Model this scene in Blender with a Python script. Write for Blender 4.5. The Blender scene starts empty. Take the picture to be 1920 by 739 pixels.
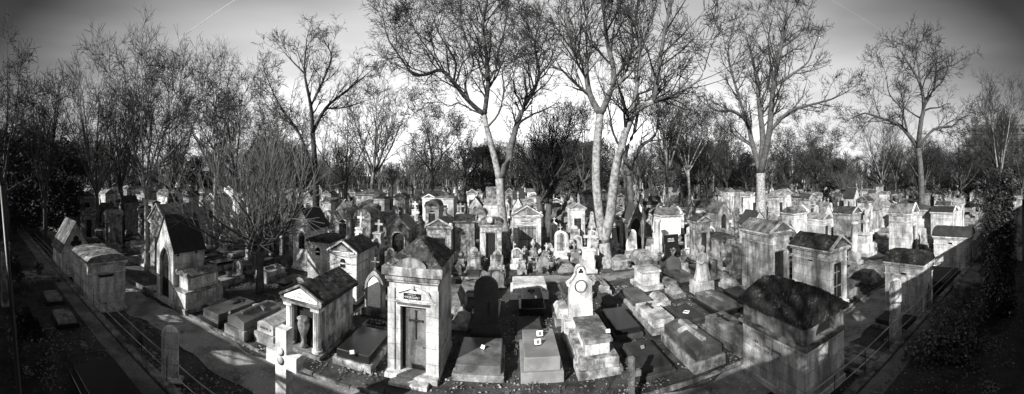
import bpy, math, random
import numpy as np
from math import sin, cos, tan, pi, radians, atan2, hypot
from mathutils import Vector

random.seed(11); RNG = np.random.default_rng(5)
S = bpy.context.scene
COL = S.collection
EYE = 6.5; F = 640.0; PX0 = 960.0; HOR = 328.0

def G(px, py, z=0.0):
    t = (px-PX0)/F; d = (EYE-z)*F/(py-HOR)
    return (d*sin(t), d*cos(t))
def PT(px, py, d):
    t = (px-PX0)/F
    return Vector((d*sin(t), d*cos(t), EYE-(py-HOR)*d/F))

# ------------------------------------------------------------------ materials
def N(nt, typ, **kw):
    n = nt.nodes.new(typ)
    for k, v in kw.items():
        if k.startswith('i_'): n.inputs[k[2:].replace('_', ' ')].default_value = v
        else: setattr(n, k, v)
    return n
def math_n(nt, op, a, b=None, clamp=False):
    n = nt.nodes.new('ShaderNodeMath'); n.operation = op; n.use_clamp = clamp
    for i, s in enumerate((a, b)):
        if s is None: continue
        if isinstance(s, (int, float)): n.inputs[i].default_value = s
        else: nt.links.new(s, n.inputs[i])
    return n.outputs[0]
def mrange(nt, v, a, b, c, d, smooth=True):
    n = nt.nodes.new('ShaderNodeMapRange'); n.interpolation_type = 'SMOOTHSTEP' if smooth else 'LINEAR'
    nt.links.new(v, n.inputs[0])
    for i, x in enumerate((a, b, c, d)): n.inputs[i+1].default_value = x
    return n.outputs[0]
MATS = {}
def mat(name, val, rough=.85, var=.45, stain=.55, scale=1.3, streak=.45, course=0, lichen=0, bump=.4, spec=.3, fine=14, metal=0, world=False):
    m = bpy.data.materials.new(name); m.use_nodes = True; nt = m.node_tree; L = nt.links.new
    bs = nt.nodes['Principled BSDF']
    tc = N(nt, 'ShaderNodeTexCoord'); oi = N(nt, 'ShaderNodeObjectInfo')
    if world:
        geo = N(nt, 'ShaderNodeNewGeometry'); vec = geo.outputs['Position']
    else:
        va = N(nt, 'ShaderNodeVectorMath', operation='MULTIPLY_ADD')
        L(oi.outputs['Random'], va.inputs[0]); va.inputs[1].default_value = (37, 23, 11); L(tc.outputs['Object'], va.inputs[2])
        vec = va.outputs[0]
    def noise(sc, det=6, r=.6, v=vec):
        n = N(nt, 'ShaderNodeTexNoise'); n.inputs['Scale'].default_value = sc; n.inputs['Detail'].default_value = det
        n.inputs['Roughness'].default_value = r; L(v, n.inputs['Vector']); return n.outputs['Fac']
    n1 = noise(scale); n2 = noise(fine, 5, .7)
    f = mrange(nt, n1, .36, .62, 1-stain, 1.0)
    f = math_n(nt, 'MULTIPLY', f, mrange(nt, n2, .25, .75, .72, 1.18))
    if streak:
        mp = N(nt, 'ShaderNodeMapping'); mp.inputs['Scale'].default_value = (2.1, 2.1, .35); L(vec, mp.inputs['Vector'])
        f = math_n(nt, 'MULTIPLY', f, mrange(nt, noise(1.6, 5, .65, mp.outputs[0]), .36, .56, 1-streak, 1.0))
    if course:
        sp = N(nt, 'ShaderNodeSeparateXYZ'); L(tc.outputs['Object'], sp.inputs[0])
        cb = N(nt, 'ShaderNodeCombineXYZ'); L(math_n(nt, 'ADD', sp.outputs[0], sp.outputs[1]), cb.inputs[0]); L(sp.outputs[2], cb.inputs[1])
        bk = N(nt, 'ShaderNodeTexBrick'); bk.inputs['Color1'].default_value = (1, 1, 1, 1); bk.inputs['Color2'].default_value = (.8, .8, .8, 1)
        bk.inputs['Mortar'].default_value = (.35, .35, .35, 1); bk.inputs['Scale'].default_value = 1; bk.inputs['Mortar Size'].default_value = .008
        bk.inputs['Brick Width'].default_value = .85; bk.inputs['Row Height'].default_value = course; L(cb.outputs[0], bk.inputs['Vector'])
        f = math_n(nt, 'MULTIPLY', f, bk.outputs['Color'])
    if lichen:
        vo = N(nt, 'ShaderNodeTexNoise'); vo.inputs['Scale'].default_value = 9; vo.inputs['Detail'].default_value = 8; vo.inputs['Roughness'].default_value = .75; L(vec, vo.inputs['Vector'])
        f = math_n(nt, 'ADD', f, math_n(nt, 'MULTIPLY', mrange(nt, vo.outputs['Fac'], .5, .66, 0, lichen*1.6), mrange(nt, noise(1.7, 3, .55), .44, .6, .04, 1.0)))
    rv = mrange(nt, oi.outputs['Random'], 0, 1, 1-var, 1+var*.35, False)
    f = math_n(nt, 'MULTIPLY', math_n(nt, 'MULTIPLY', f, rv), val)
    cc = N(nt, 'ShaderNodeCombineColor')
    for i in range(3): L(f, cc.inputs[i])
    L(cc.outputs[0], bs.inputs['Base Color'])
    bs.inputs['Roughness'].default_value = rough; bs.inputs['Specular IOR Level'].default_value = spec; bs.inputs['Metallic'].default_value = metal
    if bump:
        b = N(nt, 'ShaderNodeBump'); b.inputs['Strength'].default_value = bump; b.inputs['Distance'].default_value = .03
        L(math_n(nt, 'ADD', n2, n1), b.inputs['Height']); L(b.outputs[0], bs.inputs['Normal'])
    MATS[name] = m; return m
mat('pale_stone', .66, course=.42)
mat('plain_pale_stone', .68)
mat('white_marble', .8, stain=.4, streak=.35, rough=.6, var=.45)
mat('brightened_stone', .82, stain=.45, streak=.5, course=.5, var=.05, scale=.9)  # pale stone, tone raised to stand in for light missing on shaded walls
mat('grey_stone', .36, course=.4)
mat('weathered_stone', .42, stain=.75, streak=.6, scale=1.9)
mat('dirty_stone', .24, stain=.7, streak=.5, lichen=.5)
mat('stained_stone', .72, stain=.5, streak=.42, course=.5, scale=.9, var=.06)
mat('mossy_roof', .045, stain=.7, streak=0, lichen=2.4, scale=2.6, bump=1.0, rough=.95)
mat('stone_roof', .22, stain=.65, streak=.25, lichen=.7, scale=2, bump=.8)
mat('slate_roof', .045, stain=.3, streak=.3, bump=.3)
mat('ledger_stone', .30, stain=.7, streak=.25, scale=1.9, lichen=.45, var=.4)
mat('pale_ledger', .48, stain=.65, streak=.25, scale=1.8, lichen=.3, var=.35)
mat('granite', .24, stain=.35, streak=0, fine=60, rough=.4)
mat('polished_grey', .14, stain=.65, lichen=.25, streak=0, rough=.28, bump=.05, spec=.5, fine=90)
mat('black_granite', .022, stain=.2, streak=0, rough=.2, bump=.03, spec=.5, fine=90)
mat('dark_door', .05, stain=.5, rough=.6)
mat('door_metal', .26, stain=.5, streak=.5, rough=.6)
mat('iron', .03, stain=.3, rough=.5, streak=0, bump=.1)
mat('worn_rail', .5, stain=.5, rough=.5, streak=0, bump=.1)
mat('shadow_glass', .015, stain=.2, rough=.2, streak=0, bump=0)
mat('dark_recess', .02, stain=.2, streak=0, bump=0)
mat('plaque_white', .85, stain=.12, streak=0, var=.05, bump=.05)
mat('letter_dark', .05, stain=.1, streak=0, var=0, bump=0)
mat('letter_light', .6, stain=.1, streak=0, var=0, bump=0)
mat('limb_bark', .11, stain=.5, scale=3.2, streak=.2, bump=.5, fine=26)  # darker copy of pale bark; limbs' darkness against the sky put into the colour
mat('pale_bark', .42, stain=.6, scale=4.2, streak=.25, bump=.6, fine=26)
mat('dark_bark', .09, stain=.5, scale=2.5, streak=.4, bump=.6)
mat('grey_bark', .26, stain=.5, scale=2.5, streak=.4, bump=.6)
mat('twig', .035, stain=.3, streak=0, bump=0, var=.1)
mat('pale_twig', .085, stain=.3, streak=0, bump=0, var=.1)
mat('lit_twig', .15, stain=.3, streak=0, bump=0, var=.1)  # paler twig copy with the front light put into its colour
mat('leaf', .07, stain=.5, streak=0, bump=0, rough=.85, spec=.15)
mat('ivy_leaf', .075, stain=.5, streak=0, bump=0, rough=.28, spec=.8)
mat('flower', .45, stain=.5, streak=0, bump=0)
mat('terracotta', .2, stain=.3, streak=0)
mat('soil', .06, stain=.7, streak=0, scale=.9, fine=12, bump=1.0, world=True, lichen=.8, var=0)
mat('gravel', .32, stain=.6, streak=0, scale=.8, fine=22, lichen=.5, bump=.8, world=True, var=0)
mat('paving', .2, stain=.55, streak=0, scale=.9, fine=12, bump=.6, world=True, var=0)
mat('grass_mat', .12, stain=.5, streak=0, bump=0)
mat('litter', .34, stain=.5, streak=0, bump=0)
mat('building_wall', .14, stain=.3, course=.0, streak=.2, scale=.3)
mat('zinc', .09, stain=.3, streak=.2, rough=.5)
mat('timber', .35, stain=.4)

# ------------------------------------------------------------------ mesh builder
class MB:
    def __init__(s): s.v = []; s.f = []
    def quadstrip(s, base, n, a, b):
        for i in range(n):
            j = (i+1) % n; s.f.append((base+a+i, base+a+j, base+b+j, base+b+i))
    def box(s, x0, x1, y0, y1, z0, z1, bev=0.0, jit=0.0):
        b = len(s.v)
        if bev > 0:
            bev = min(bev, (x1-x0)*.3, (y1-y0)*.3, (z1-z0)*.3)
            rings = [(bev, 0, z0), (0, 0, z0+bev*0), (0, 0, z1-bev), (bev, 0, z1)]
            pts = []
            for ins, _, z in ((0, 0, z0), (0, 0, z1-bev), (bev, 0, z1)):
                X0, X1, Y0, Y1 = x0+ins, x1-ins, y0+ins, y1-ins; c = bev*.7
                pts.append([(X0+c, Y0, z), (X1-c, Y0, z), (X1, Y0+c, z), (X1, Y1-c, z), (X1-c, Y1, z), (X0+c, Y1, z), (X0, Y1-c, z), (X0, Y0+c, z)])
            for r in pts: s.v += r
            s.f.append(tuple(b+i for i in range(7, -1, -1)))
            s.quadstrip(b, 8, 0, 8); s.quadstrip(b, 8, 8, 16)
            s.f.append(tuple(b+16+i for i in range(8)))
            n = 24
        else:
            s.v += [(x0, y0, z0), (x1, y0, z0), (x1, y1, z0), (x0, y1, z0), (x0, y0, z1), (x1, y0, z1), (x1, y1, z1), (x0, y1, z1)]
            s.f += [(b+3, b+2, b+1, b), (b+4, b+5, b+6, b+7), (b, b+1, b+5, b+4), (b+1, b+2, b+6, b+5), (b+2, b+3, b+7, b+6), (b+3, b, b+4, b+7)]
            n = 8
        if jit:
            for i in range(b, b+n):
                s.v[i] = tuple(c+random.uniform(-jit, jit) for c in s.v[i])
        return s
    def prism(s, poly, axis, a, c):
        b = len(s.v); n = len(poly)
        for t in (a, c):
            for (u, w) in poly:
                s.v.append({'y': (u, t, w), 'x': (t, u, w), 'z': (u, w, t)}[axis])
        s.f.append(tuple(b+i for i in range(n))); s.f.append(tuple(b+n+i for i in reversed(range(n))))
        s.quadstrip(b, n, 0, n)
        return s
    def lathe(s, prof, n=16, cx=0, cy=0):
        b = len(s.v)
        for (r, z) in prof:
            for i in range(n): s.v.append((cx+r*cos(2*pi*i/n), cy+r*sin(2*pi*i/n), z))
        for k in range(len(prof)-1): s.quadstrip(b, n, k*n, (k+1)*n)
        s.f.append(tuple(b+i for i in reversed(range(n)))); s.f.append(tuple(b+(len(prof)-1)*n+i for i in range(n)))
        return s
    def tube(s, pts, rs, n=6):
        b = len(s.v); pts = [Vector(p) for p in pts]
        if isinstance(rs, (int, float)): rs = [rs]*len(pts)
        for k, p in enumerate(pts):
            d = (pts[min(k+1, len(pts)-1)]-pts[max(k-1, 0)]).normalized()
            u = d.cross(Vector((0, 0, 1)) if abs(d.z) < .9 else Vector((1, 0, 0))).normalized(); w = d.cross(u)
            for i in range(n):
                a = 2*pi*i/n; s.v.append(tuple(p+(u*cos(a)+w*sin(a))*rs[k]))
        for k in range(len(pts)-1): s.quadstrip(b, n, k*n, (k+1)*n)
        s.f.append(tuple(b+i for i in reversed(range(n)))); s.f.append(tuple(b+(len(pts)-1)*n+i for i in range(n)))
        return s
    def build(s, name, m, parent=None, smooth=False, loc=None):
        me = bpy.data.meshes.new(name); me.from_pydata(s.v, [], s.f); 
        import bmesh
        bm = bmesh.new(); bm.from_mesh(me); bmesh.ops.recalc_face_normals(bm, faces=bm.faces); bm.to_mesh(me); bm.free()
        me.materials.append(MATS[m])
        if smooth: me.polygons.foreach_set('use_smooth', [True]*len(me.polygons))
        o = bpy.data.objects.new(name, me); COL.objects.link(o)
        if parent: o.parent = parent
        if loc: o.location = loc
        return o
def tag(o, label=None, cat=None, group=None, kind=None):
    if label: o['label'] = label
    if cat: o['category'] = cat
    if group: o['group'] = group
    if kind: o['kind'] = kind
    return o
def empty(name, loc=(0, 0, 0), rz=0, label=None, cat=None, group=None):
    o = bpy.data.objects.new(name, None); COL.objects.link(o); o.location = loc; o.rotation_euler[2] = rz; o.empty_display_size = .2
    return tag(o, label, cat, group)
CH = {}
def kids(o):
    return [c for c in o.children]
def copy_tree(o, parent=None, lod=9):
    c = o.copy(); COL.objects.link(c); c.parent = parent
    if lod > 0:
        for k in kids(o): copy_tree(k, c, lod-1)
    return c
OCC = []
def occ(x0, x1, y0, y1, m=.15): OCC.append((x0-m, x1+m, y0-m, y1+m))
def free(x0, x1, y0, y1): return not any(x0 < b and x1 > a and y0 < d and y1 > c for a, b, c, d in OCC)
HERO = []      # landmarks (x, y, phrase)

# ------------------------------------------------------------------ profiles
def arch_pts(w, h0, kind, n=8):           # from right spring over the top to left spring, centred on x = 0
    r = w/2
    if kind == 'round': return [(r*cos(pi*i/(2*n)*1), h0+r*sin(pi*i/(2*n))) for i in range(0, 2*n+1)]
    if kind == 'gothic':
        R = w*1.0; out = []
        a1 = math.acos((R-r)/R)
        for i in range(n+1):
            a = a1*i/n; out.append((-(R-r)+R*cos(a), h0+R*sin(a)))
        out += [(-x, z) for x, z in reversed(out[:-1])]
        return out
    return [(r, h0), (-r, h0)]
def stele_poly(w, h, kind):
    r = w/2
    if kind == 'rounded': return [(-r, 0), (r, 0)]+arch_pts(w, h-r, 'round')
    if kind == 'gothic': return [(-r, 0), (r, 0)]+arch_pts(w, h-w*.87, 'gothic')
    if kind == 'gabled': return [(-r, 0), (r, 0), (r, h-w*.35), (0, h), (-r, h-w*.35)]
    if kind == 'shouldered':
        q = r*.62; return [(-r, 0), (r, 0), (r, h-w*.42), (q, h-w*.42)]+[(q*cos(a), h-w*.42+(q*1.1)*sin(a)) for a in [pi*i/10 for i in range(1, 10)]]+[(-q, h-w*.42), (-r, h-w*.42)]
    if kind == 'tapered': return [(-r, 0), (r, 0), (r*.72, h-w*.2), (0, h), (-r*.72, h-w*.2)]
    if kind == 'wavy': return [(-r, 0), (r, 0), (r, h*.82)]+[(r-w*i/12, h*(.82+.18*sin(pi*i/12)**.5*(1 if i else 0))) for i in range(1, 12)]+[(-r, h*.82)]
    return [(-r, 0), (r, 0), (r, h), (-r, h)]
def cross_poly(w, h, t, up=.68, cx=0, z0=0):
    a = t/2; zc = z0+h*up
    return [(cx-a, z0), (cx+a, z0), (cx+a, zc-a), (cx+w/2, zc-a), (cx+w/2, zc+a), (cx+a, zc+a), (cx+a, z0+h), (cx-a, z0+h), (cx-a, zc+a), (cx-w/2, zc+a), (cx-w/2, zc-a), (cx-a, zc-a)]
def stone_cross(mb, z0, h, w, t, y0, y1, cx=0): mb.prism(cross_poly(w, h, t, .66, cx, z0), 'y', y0, y1)
def text_mesh(txt, size, name, m, parent, loc, rot, width=None, ext=.004):
    cu = bpy.data.curves.new('t', 'FONT'); cu.body = txt; cu.size = size; cu.align_x = 'CENTER'; cu.align_y = 'CENTER'; cu.extrude = ext; cu.resolution_u = 2
    to = bpy.data.objects.new('t', cu); COL.objects.link(to)
    dg = bpy.context.evaluated_depsgraph_get(); me = bpy.data.meshes.new_from_object(to.evaluated_get(dg)); COL.objects.unlink(to)
    bpy.data.objects.remove(to)
    me.materials.clear(); me.materials.append(MATS[m])
    o = bpy.data.objects.new(name, me); COL.objects.link(o); o.parent = parent; o.location = loc; o.rotation_euler = rot
    if width:
        xs = [v.co.x for v in me.vertices]; k = width/max(1e-3, max(xs)-min(xs))
        for v in me.vertices: v.co.x *= k
    return o
def strokes(mb, cx, y, z0, z1, w, lines, side='y', seed=0):   # rows of worn engraved letters
    rr = random.Random(seed); lh = (z1-z0)/lines
    for i in range(lines):
        z = z1-(i+.5)*lh; u = cx-w/2+rr.uniform(0, w*.15); e = cx+w/2-rr.uniform(0, w*.15)
        while u < e:
            g = lh*rr.uniform(.25, .5)
            if rr.random() < .85:
                if side == 'y': mb.box(u, u+g*.7, y-.004, y+.002, z-lh*.22, z+lh*.22)
                else: mb.box(y-.002, y+.004, u, u+g*.7, z-lh*.22, z+lh*.22)
            u += g
        if side == 'y': mb.box(cx-w/2, cx+w/2, y-.003, y+.001, z-lh*.3, z-lh*.27)
        else: mb.box(y-.001, y+.003, cx-w/2, cx+w/2, z-lh*.3, z-lh*.27)
    zz = (z0+lh*.15, z1-lh*.15)
    if side == 'y': mb.box(cx-w/2-.006, cx-w/2, y-.003, y+.001, *zz)
    else: mb.box(y-.001, y+.003, cx-w/2-.006, cx-w/2, *zz)
# ------------------------------------------------------------------ lumpy roofs
def roof_mesh(kind, w, d, z0, rise, over=.12, lump=.0, nx=10, ny=10, thick=.1):
    mb = MB(); W = w/2+over; D = d/2+over
    def hgt(u, v):
        a = abs(u)
        if kind == 'gable': return rise*(1-a)
        if kind == 'barrel': return rise*math.sqrt(max(0, 1-a**2.2))
        if kind == 'hip': return rise*min(1, (1-a)/.9, (1-abs(v))*D/W*1.0/.9)
        if kind == 'pyramid': return rise*min(1-a, 1-abs(v))
        if kind == 'curb': return rise*(1-a**3)*(1-.25*abs(v)**4)
        if kind == 'hump': return rise*(1-a**1.35)*(1-.35*abs(v)**5)
        return rise*.0
    rr = random.Random(int(w*100+d*10))
    b = len(mb.v)
    for j in range(ny+1):
        for i in range(nx+1):
            u = -1+2*i/nx; v = -1+2*j/ny
            z = z0+thick+hgt(u, v); e = 1 if 0 < i < nx and 0 < j < ny else .4
            mb.v.append((u*W+rr.uniform(-1, 1)*lump*.4, v*D+rr.uniform(-1, 1)*lump*.4, z+rr.uniform(-1, 1)*lump*e))
    for j in range(ny):
        for i in range(nx):
            a = b+j*(nx+1)+i; mb.f.append((a, a+1, a+nx+2, a+nx+1))
    # skirt
    loop = [b+i for i in range(nx+1)]+[b+j*(nx+1)+nx for j in range(1, ny+1)]+[b+ny*(nx+1)+i for i in range(nx-1, -1, -1)]+[b+j*(nx+1) for j in range(ny-1, 0, -1)]
    low = []
    for q in loop:
        x, y, z = mb.v[q]; low.append(len(mb.v)); mb.v.append((x, y, z0))
    n = len(loop)
    for i in range(n): j = (i+1) % n; mb.f.append((loop[i], low[i], low[j], loop[j]))
    mb.f.append(tuple(low))
    return mb

# ------------------------------------------------------------------ chapels
def chapel(label, w, d, h, rise=.8, roof='gable', door='rect', dw=.75, dh=None, mw='pale_stone', mr='stone_roof', md='dark_door',
           plinth=.22, cornice=.12, steep=False, cross=False, window=None, side_niche=None, lump=0.02, name='mausoleum', loc=(0, 0, 0), rz=0, cat='mausoleum',
           doorstyle='bars', front_only=None, acro=False):
    r = empty(name, loc, rz, label, cat)
    hw = w/2; hd = d/2; dh = dh or h*.68
    MB().box(-hw-.07, hw+.07, -hd-.1, hd+.07, 0, plinth, .02).build('plinth', mw, r)
    mb = MB(); t = .2
    top = h
    mb.box(-hw+.003, hw-.003, -hd+t, hd, plinth, h)
    if steep: mb.prism([(-hw+.003, h-.001), (hw-.003, h-.001), (0, h+rise*.97)], 'y', -hd+t, hd)
    if door:
        sp = dh if door == 'rect' else (dh-dw/2 if door == 'round' else dh-dw*.87)
        ap = arch_pts(dw, plinth+sp, door)
        outer = [(-hw, plinth), (-dw/2, plinth)]+list(reversed(ap))+[(dw/2, plinth), (hw, plinth), (hw, h)]
        if steep: outer += [(0, h+rise)]
        outer += [(-hw, h)]
        mb.prism(outer, 'y', -hd, -hd+t-.002)
    else:
        mb.box(-hw, hw, -hd, -hd+t-.002, plinth, h)
        if steep: mb.prism([(-hw, h), (hw, h), (0, h+rise)], 'y', -hd, -hd+t-.002)
    mb.build('wall', mw, r)
    if door:
        leafp = [(-dw/2+.003, plinth+.002), (dw/2-.003, plinth+.002)]+[(x*.99, z-.003) for x, z in ap]
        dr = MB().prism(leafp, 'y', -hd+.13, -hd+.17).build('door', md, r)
        g = MB(); y0 = -hd+.10; y1 = -hd+.125
        if doorstyle == 'bars':
            n = 5
            for i in range(1, n):
                x = -dw/2+dw*i/n; g.box(x-.012, x+.012, y0, y1, plinth+.05, plinth+sp*.97)
            for z in (.1, .45, .9): g.box(-dw/2+.02, dw/2-.02, y0-.003, y1+.003, plinth+sp*z, plinth+sp*z+.04)
        elif doorstyle == 'cross':
            g.prism(cross_poly(dw*.55, sp*.42, .05, .66, 0, plinth+sp*.48), 'y', y0, y1); g.box(-.012, .012, y0+.002, y1-.002, plinth+sp*.1, plinth+sp*.5)
            g.box(-dw/2+.06, dw/2-.06, y0, y1, plinth+sp*.4, plinth+sp*.43); g.box(-dw/2+.06, dw/2-.06, y0, y1, plinth+sp*.08, plinth+sp*.11)
        elif doorstyle == 'lattice':
            for s_ in (-1, 1):
                cx = s_*dw*.25
                for k in range(5):
                    z = plinth+sp*(.1+.18*k)
                    for a in range(4):
                        c, q = cos(a*pi/4)*dw*.2, sin(a*pi/4)*dw*.2
                        g.tube([(cx-c, y0, z+.1-q), (cx+c, y0, z+.1+q)], .012, 4)
        if g.v: g.build('grille', 'iron' if md != 'iron' else 'worn_rail', dr)
        fr = MB(); e = .06
        if door == 'rect':
            for x in (-dw/2-e-.02, dw/2+.02): fr.box(x, x+e, -hd-.03, -hd-.002, plinth, plinth+dh+e)
            fr.box(-dw/2-e-.05, dw/2+e+.05, -hd-.04, -hd-.002, plinth+dh+e+.002, plinth+dh+e+.07)
        else:
            o_ = arch_pts(dw+.2, plinth+sp, door); i_ = arch_pts(dw+.06, plinth+sp, door)
            fr.prism([(dw/2+.1, plinth)]+o_+[(-dw/2-.1, plinth), (-dw/2-.03, plinth)]+list(reversed(i_))+[(dw/2+.03, plinth)], 'y', -hd-.035, -hd-.002)
        fr.build('door_frame', mw, r)
    if not steep and cornice:
        c = MB(); k = cornice
        c.box(-hw-k*.5, hw+k*.5, -hd-k*.5, hd+k*.5, h+.001, h+.09, .015); c.box(-hw-k, hw+k, -hd-k, hd+k, h+.092, h+.17, .015)
        c.box(-hw-.025, hw+.025, -hd-.025, hd+.025, h-.42, h-.36)
        c.build('cornice', mw, r); z0 = h+.172
    else: z0 = h
    if steep:
        mb = MB(); o_ = .13; sl = rise/hw
        for s_ in (-1, 1):
            mb.prism([(s_*(hw+o_), h-o_*sl), (s_*(hw+o_), h-o_*sl+.09), (0, h+rise+.11), (0, h+rise+.015)], 'y', -hd-.05, hd+.07)
        mb.build('roof', mr, r)
    elif roof in ('gable',):
        rf = roof_mesh('gable', w, d, z0, rise, cornice*.9, lump, 8, 8, .05).build('roof', mr, r)
        p = MB(); W = hw+cornice; sl = rise/W; y0 = -hd-cornice-.06; y1 = -hd-cornice*.9+.04
        for s_ in (-1, 1):
            p.prism([(s_*W, z0+.002), (s_*(W), z0+.1), (0, z0+rise+.14), (0, z0+rise+.02)], 'y', y0, y1)
        p.box(-W*.8, W*.8, y0+.02, y1-.002, z0+.003, z0+.07)
        p.build('pediment', mw, r)
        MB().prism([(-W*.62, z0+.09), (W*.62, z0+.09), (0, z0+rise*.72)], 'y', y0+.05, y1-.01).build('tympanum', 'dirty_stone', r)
    else:
        roof_mesh(roof, w, d, z0, rise, cornice*.95, lump, 12, 12, .08).build('roof', mr, r)
    if acro:
        for s_ in (-1, 1): MB().lathe([(.02, z0+.05), (.13, z0+.1), (.16, z0+.22), (.1, z0+.33), (.02, z0+.36)], 10, s_*(hw), -hd-.02).build('acroterion', mw, r)
    if cross:
        zt = z0+rise+.05 if not steep else h+rise+.08
        c = MB(); c.box(-.09, .09, -hd-.02, -hd+.14, zt-.12, zt+.06); stone_cross(c, zt+.05, .5, .3, .07, -hd+.02, -hd+.1); c.build('roof_cross', mw, r)
    if window:
        for s_ in (-1, 1):
            zc = h*.55; W = MB()
            if window == 'crosslet':
                for yy in (-.35*d, .25*d):
                    Wc = MB(); X_ = (s_*hw-.004, s_*hw+.004)
                    Wc.prism([(u+yy, v+h*.88) for u, v in cross_poly(.2, .2, .07, .5, 0, -.1)], 'x', X_[0], X_[1]); Wc.build('vent', 'shadow_glass', r)
                continue
            if window == 'gothic': pl = [(x, z+zc) for x, z in stele_poly(.3, .75, 'gothic')]
            elif window == 'slot': pl = [(-.14, h*.82), (.14, h*.82), (.14, h*.82+.14), (-.14, h*.82+.14)]
            else: pl = [(x, z+zc) for x, z in stele_poly(.3, .5, 'rounded')]
            if pl: W.prism(pl, 'x', s_*hw-.006, s_*hw+.006)
            wd = W.build('window', 'shadow_glass', r)
            if pl and window != 'slot':
                a = [(x, z) for x, z in pl]
                o_ = [(x*1.35, zc+(z-zc)*1.12-.03) for x, z in pl]
                Wf = MB(); n = len(pl)
                for i in range(n):
                    j = (i+1) % n
                    Wf.prism([a[i], o_[i], o_[j], a[j]], 'x', s_*hw-.004 if s_ > 0 else s_*hw-.03, s_*hw+.03 if s_ > 0 else s_*hw+.004)
                Wf.build('window_frame', mw, wd)
    return r
def put(r, x0, x1, y0, y1, phrase=None, z=0):
    r.location = ((x0+x1)/2, (y0+y1)/2, z); occ(x0, x1, y0, y1)
    if phrase: HERO.append((r.location.x, r.location.y, phrase))
    return r
def chap(label, x0, x1, y0, y1, h, phrase=None, face='S', z=0, **kw):
    W, D = x1-x0, y1-y0
    rz = {'S': 0, 'E': pi/2, 'W': -pi/2, 'N': pi}[face]
    if face in 'EW': W, D = D, W
    return put(chapel(label, W, D, h, rz=rz, **kw), x0, x1, y0, y1, phrase, z)

# ------------------------------------------------------------------ graves, headstones
def grave(label, w, l, h=.45, lid='flat', m='ledger_stone', mp=None, cross=None, head=None, hh=1.1, hm=None, name='ledger_grave', cat='grave', jit=.006, plinth2=False, hw=None):
    r = empty(name, (0, 0, 0), 0, label, cat); mp = mp or m
    a = w/2; b = l/2; ph = h*.45
    MB().box(-a, a, -b, b, 0, ph, .02, jit).build('plinth', mp, r)
    q = .1
    b1 = b-q if not head else b-.42
    if lid == 'flat':
        MB().box(-a+q, a-q, -b+q, b1, ph-.002, h, .025, jit).build('ledger', m, r); top = h
    elif lid == 'hipped':
        mb = MB(); z1 = h*.82; W = a-q
        mb.prism([(-W, ph-.002), (W, ph-.002), (W, z1), (0, h), (-W, z1)], 'y', -b+q, b1); mb.build('ledger', m, r); top = h
    elif lid == 'coped':
        mb = MB(); W = a-q; z1 = h*.6; bb = len(mb.v)
        mb.box(-W, W, -b+q, b1, ph-.002, z1); k = len(mb.v)
        mb.v += [(-W, -b+q, z1+.001), (W, -b+q, z1+.001), (W, b1, z1+.001), (-W, b1, z1+.001), (-W*.6, -b+q+.25, h), (W*.6, -b+q+.25, h), (W*.6, b1-.2, h), (-W*.6, b1-.2, h)]
        mb.f += [(k, k+1, k+5, k+4), (k+1, k+2, k+6, k+5), (k+2, k+3, k+7, k+6), (k+3, k, k+4, k+7), (k+4, k+5, k+6, k+7)]
        mb.build('ledger', m, r); top = h
    elif lid == 'bed':      # planted bed inside a kerb
        MB().box(-a+.16, a-.16, -b+.16, b1-.05, ph+.002, ph+.05, 0, .02).build('soil_bed', 'soil', r); top = ph+.05
    if cross:
        L = (b1+b-q)*(.72 if cross == 'long' else .34); W = (w-.3)*(.8 if cross == 'long' else .36); t = .17 if cross == 'long' else .07
        yc = (b1-b+q)/2; z0 = top+.003; y0 = yc-L/2 if cross == 'long' else b1-L-.2
        mb = MB()
        if lid == 'hipped':
            s_ = (h-h*.82)/(a-q)
            yy = y0+L*.66
            for s1 in (-1, 1):
                mb.prism([(0, top-.01), (s1*t/2, top-s_*t/2-.01), (s1*t/2, top-s_*t/2+.10), (0, top+.105)], 'y', y0, y0+L)
                mb.prism([(s1*(t/2+.001), top-s_*t/2-.01), (s1*W/2, top-s_*W/2-.01), (s1*W/2, top-s_*W/2+.10), (s1*(t/2+.001), top-s_*t/2+.098)], 'y', yy-t/2, yy+t/2)
        else:
            mb.prism([(u, v) for u, v in cross_poly(W, L, t, .68, 0, y0)], 'z', z0-.004, z0+.05)
        mb.build('relief_cross', 'pale_ledger' if cross == 'long' else 'dark_door', r)  # long crosses get a paler stone that carries their lit look as colour
    if head:
        hm = hm or m; W = hw or w*.72
        hb = MB().box(-W/2-.08, W/2+.08, b-.40, b-.02, ph-.002, ph+.22, .02).build('headstone_base', hm, r)
        hs = MB().prism([(x, z+ph+.22) for x, z in stele_poly(W, hh, head)], 'y', b-.31, b-.12).build('headstone', hm, r)
        if head in ('rounded', 'gothic') :
            MB().prism([(x, z+ph+.22+.12) for x, z in stele_poly(W*.72, hh*.82, head)], 'y', b-.318, b-.308).build('inset_panel', 'weathered_stone', hs)
        else:
            s = MB(); strokes(s, 0, b-.312, ph+.22+hh*.35, ph+.22+hh*.75, W*.6, 4, seed=int(hh*100)); s.build('inscription', 'letter_dark', hs)
    return r
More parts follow.
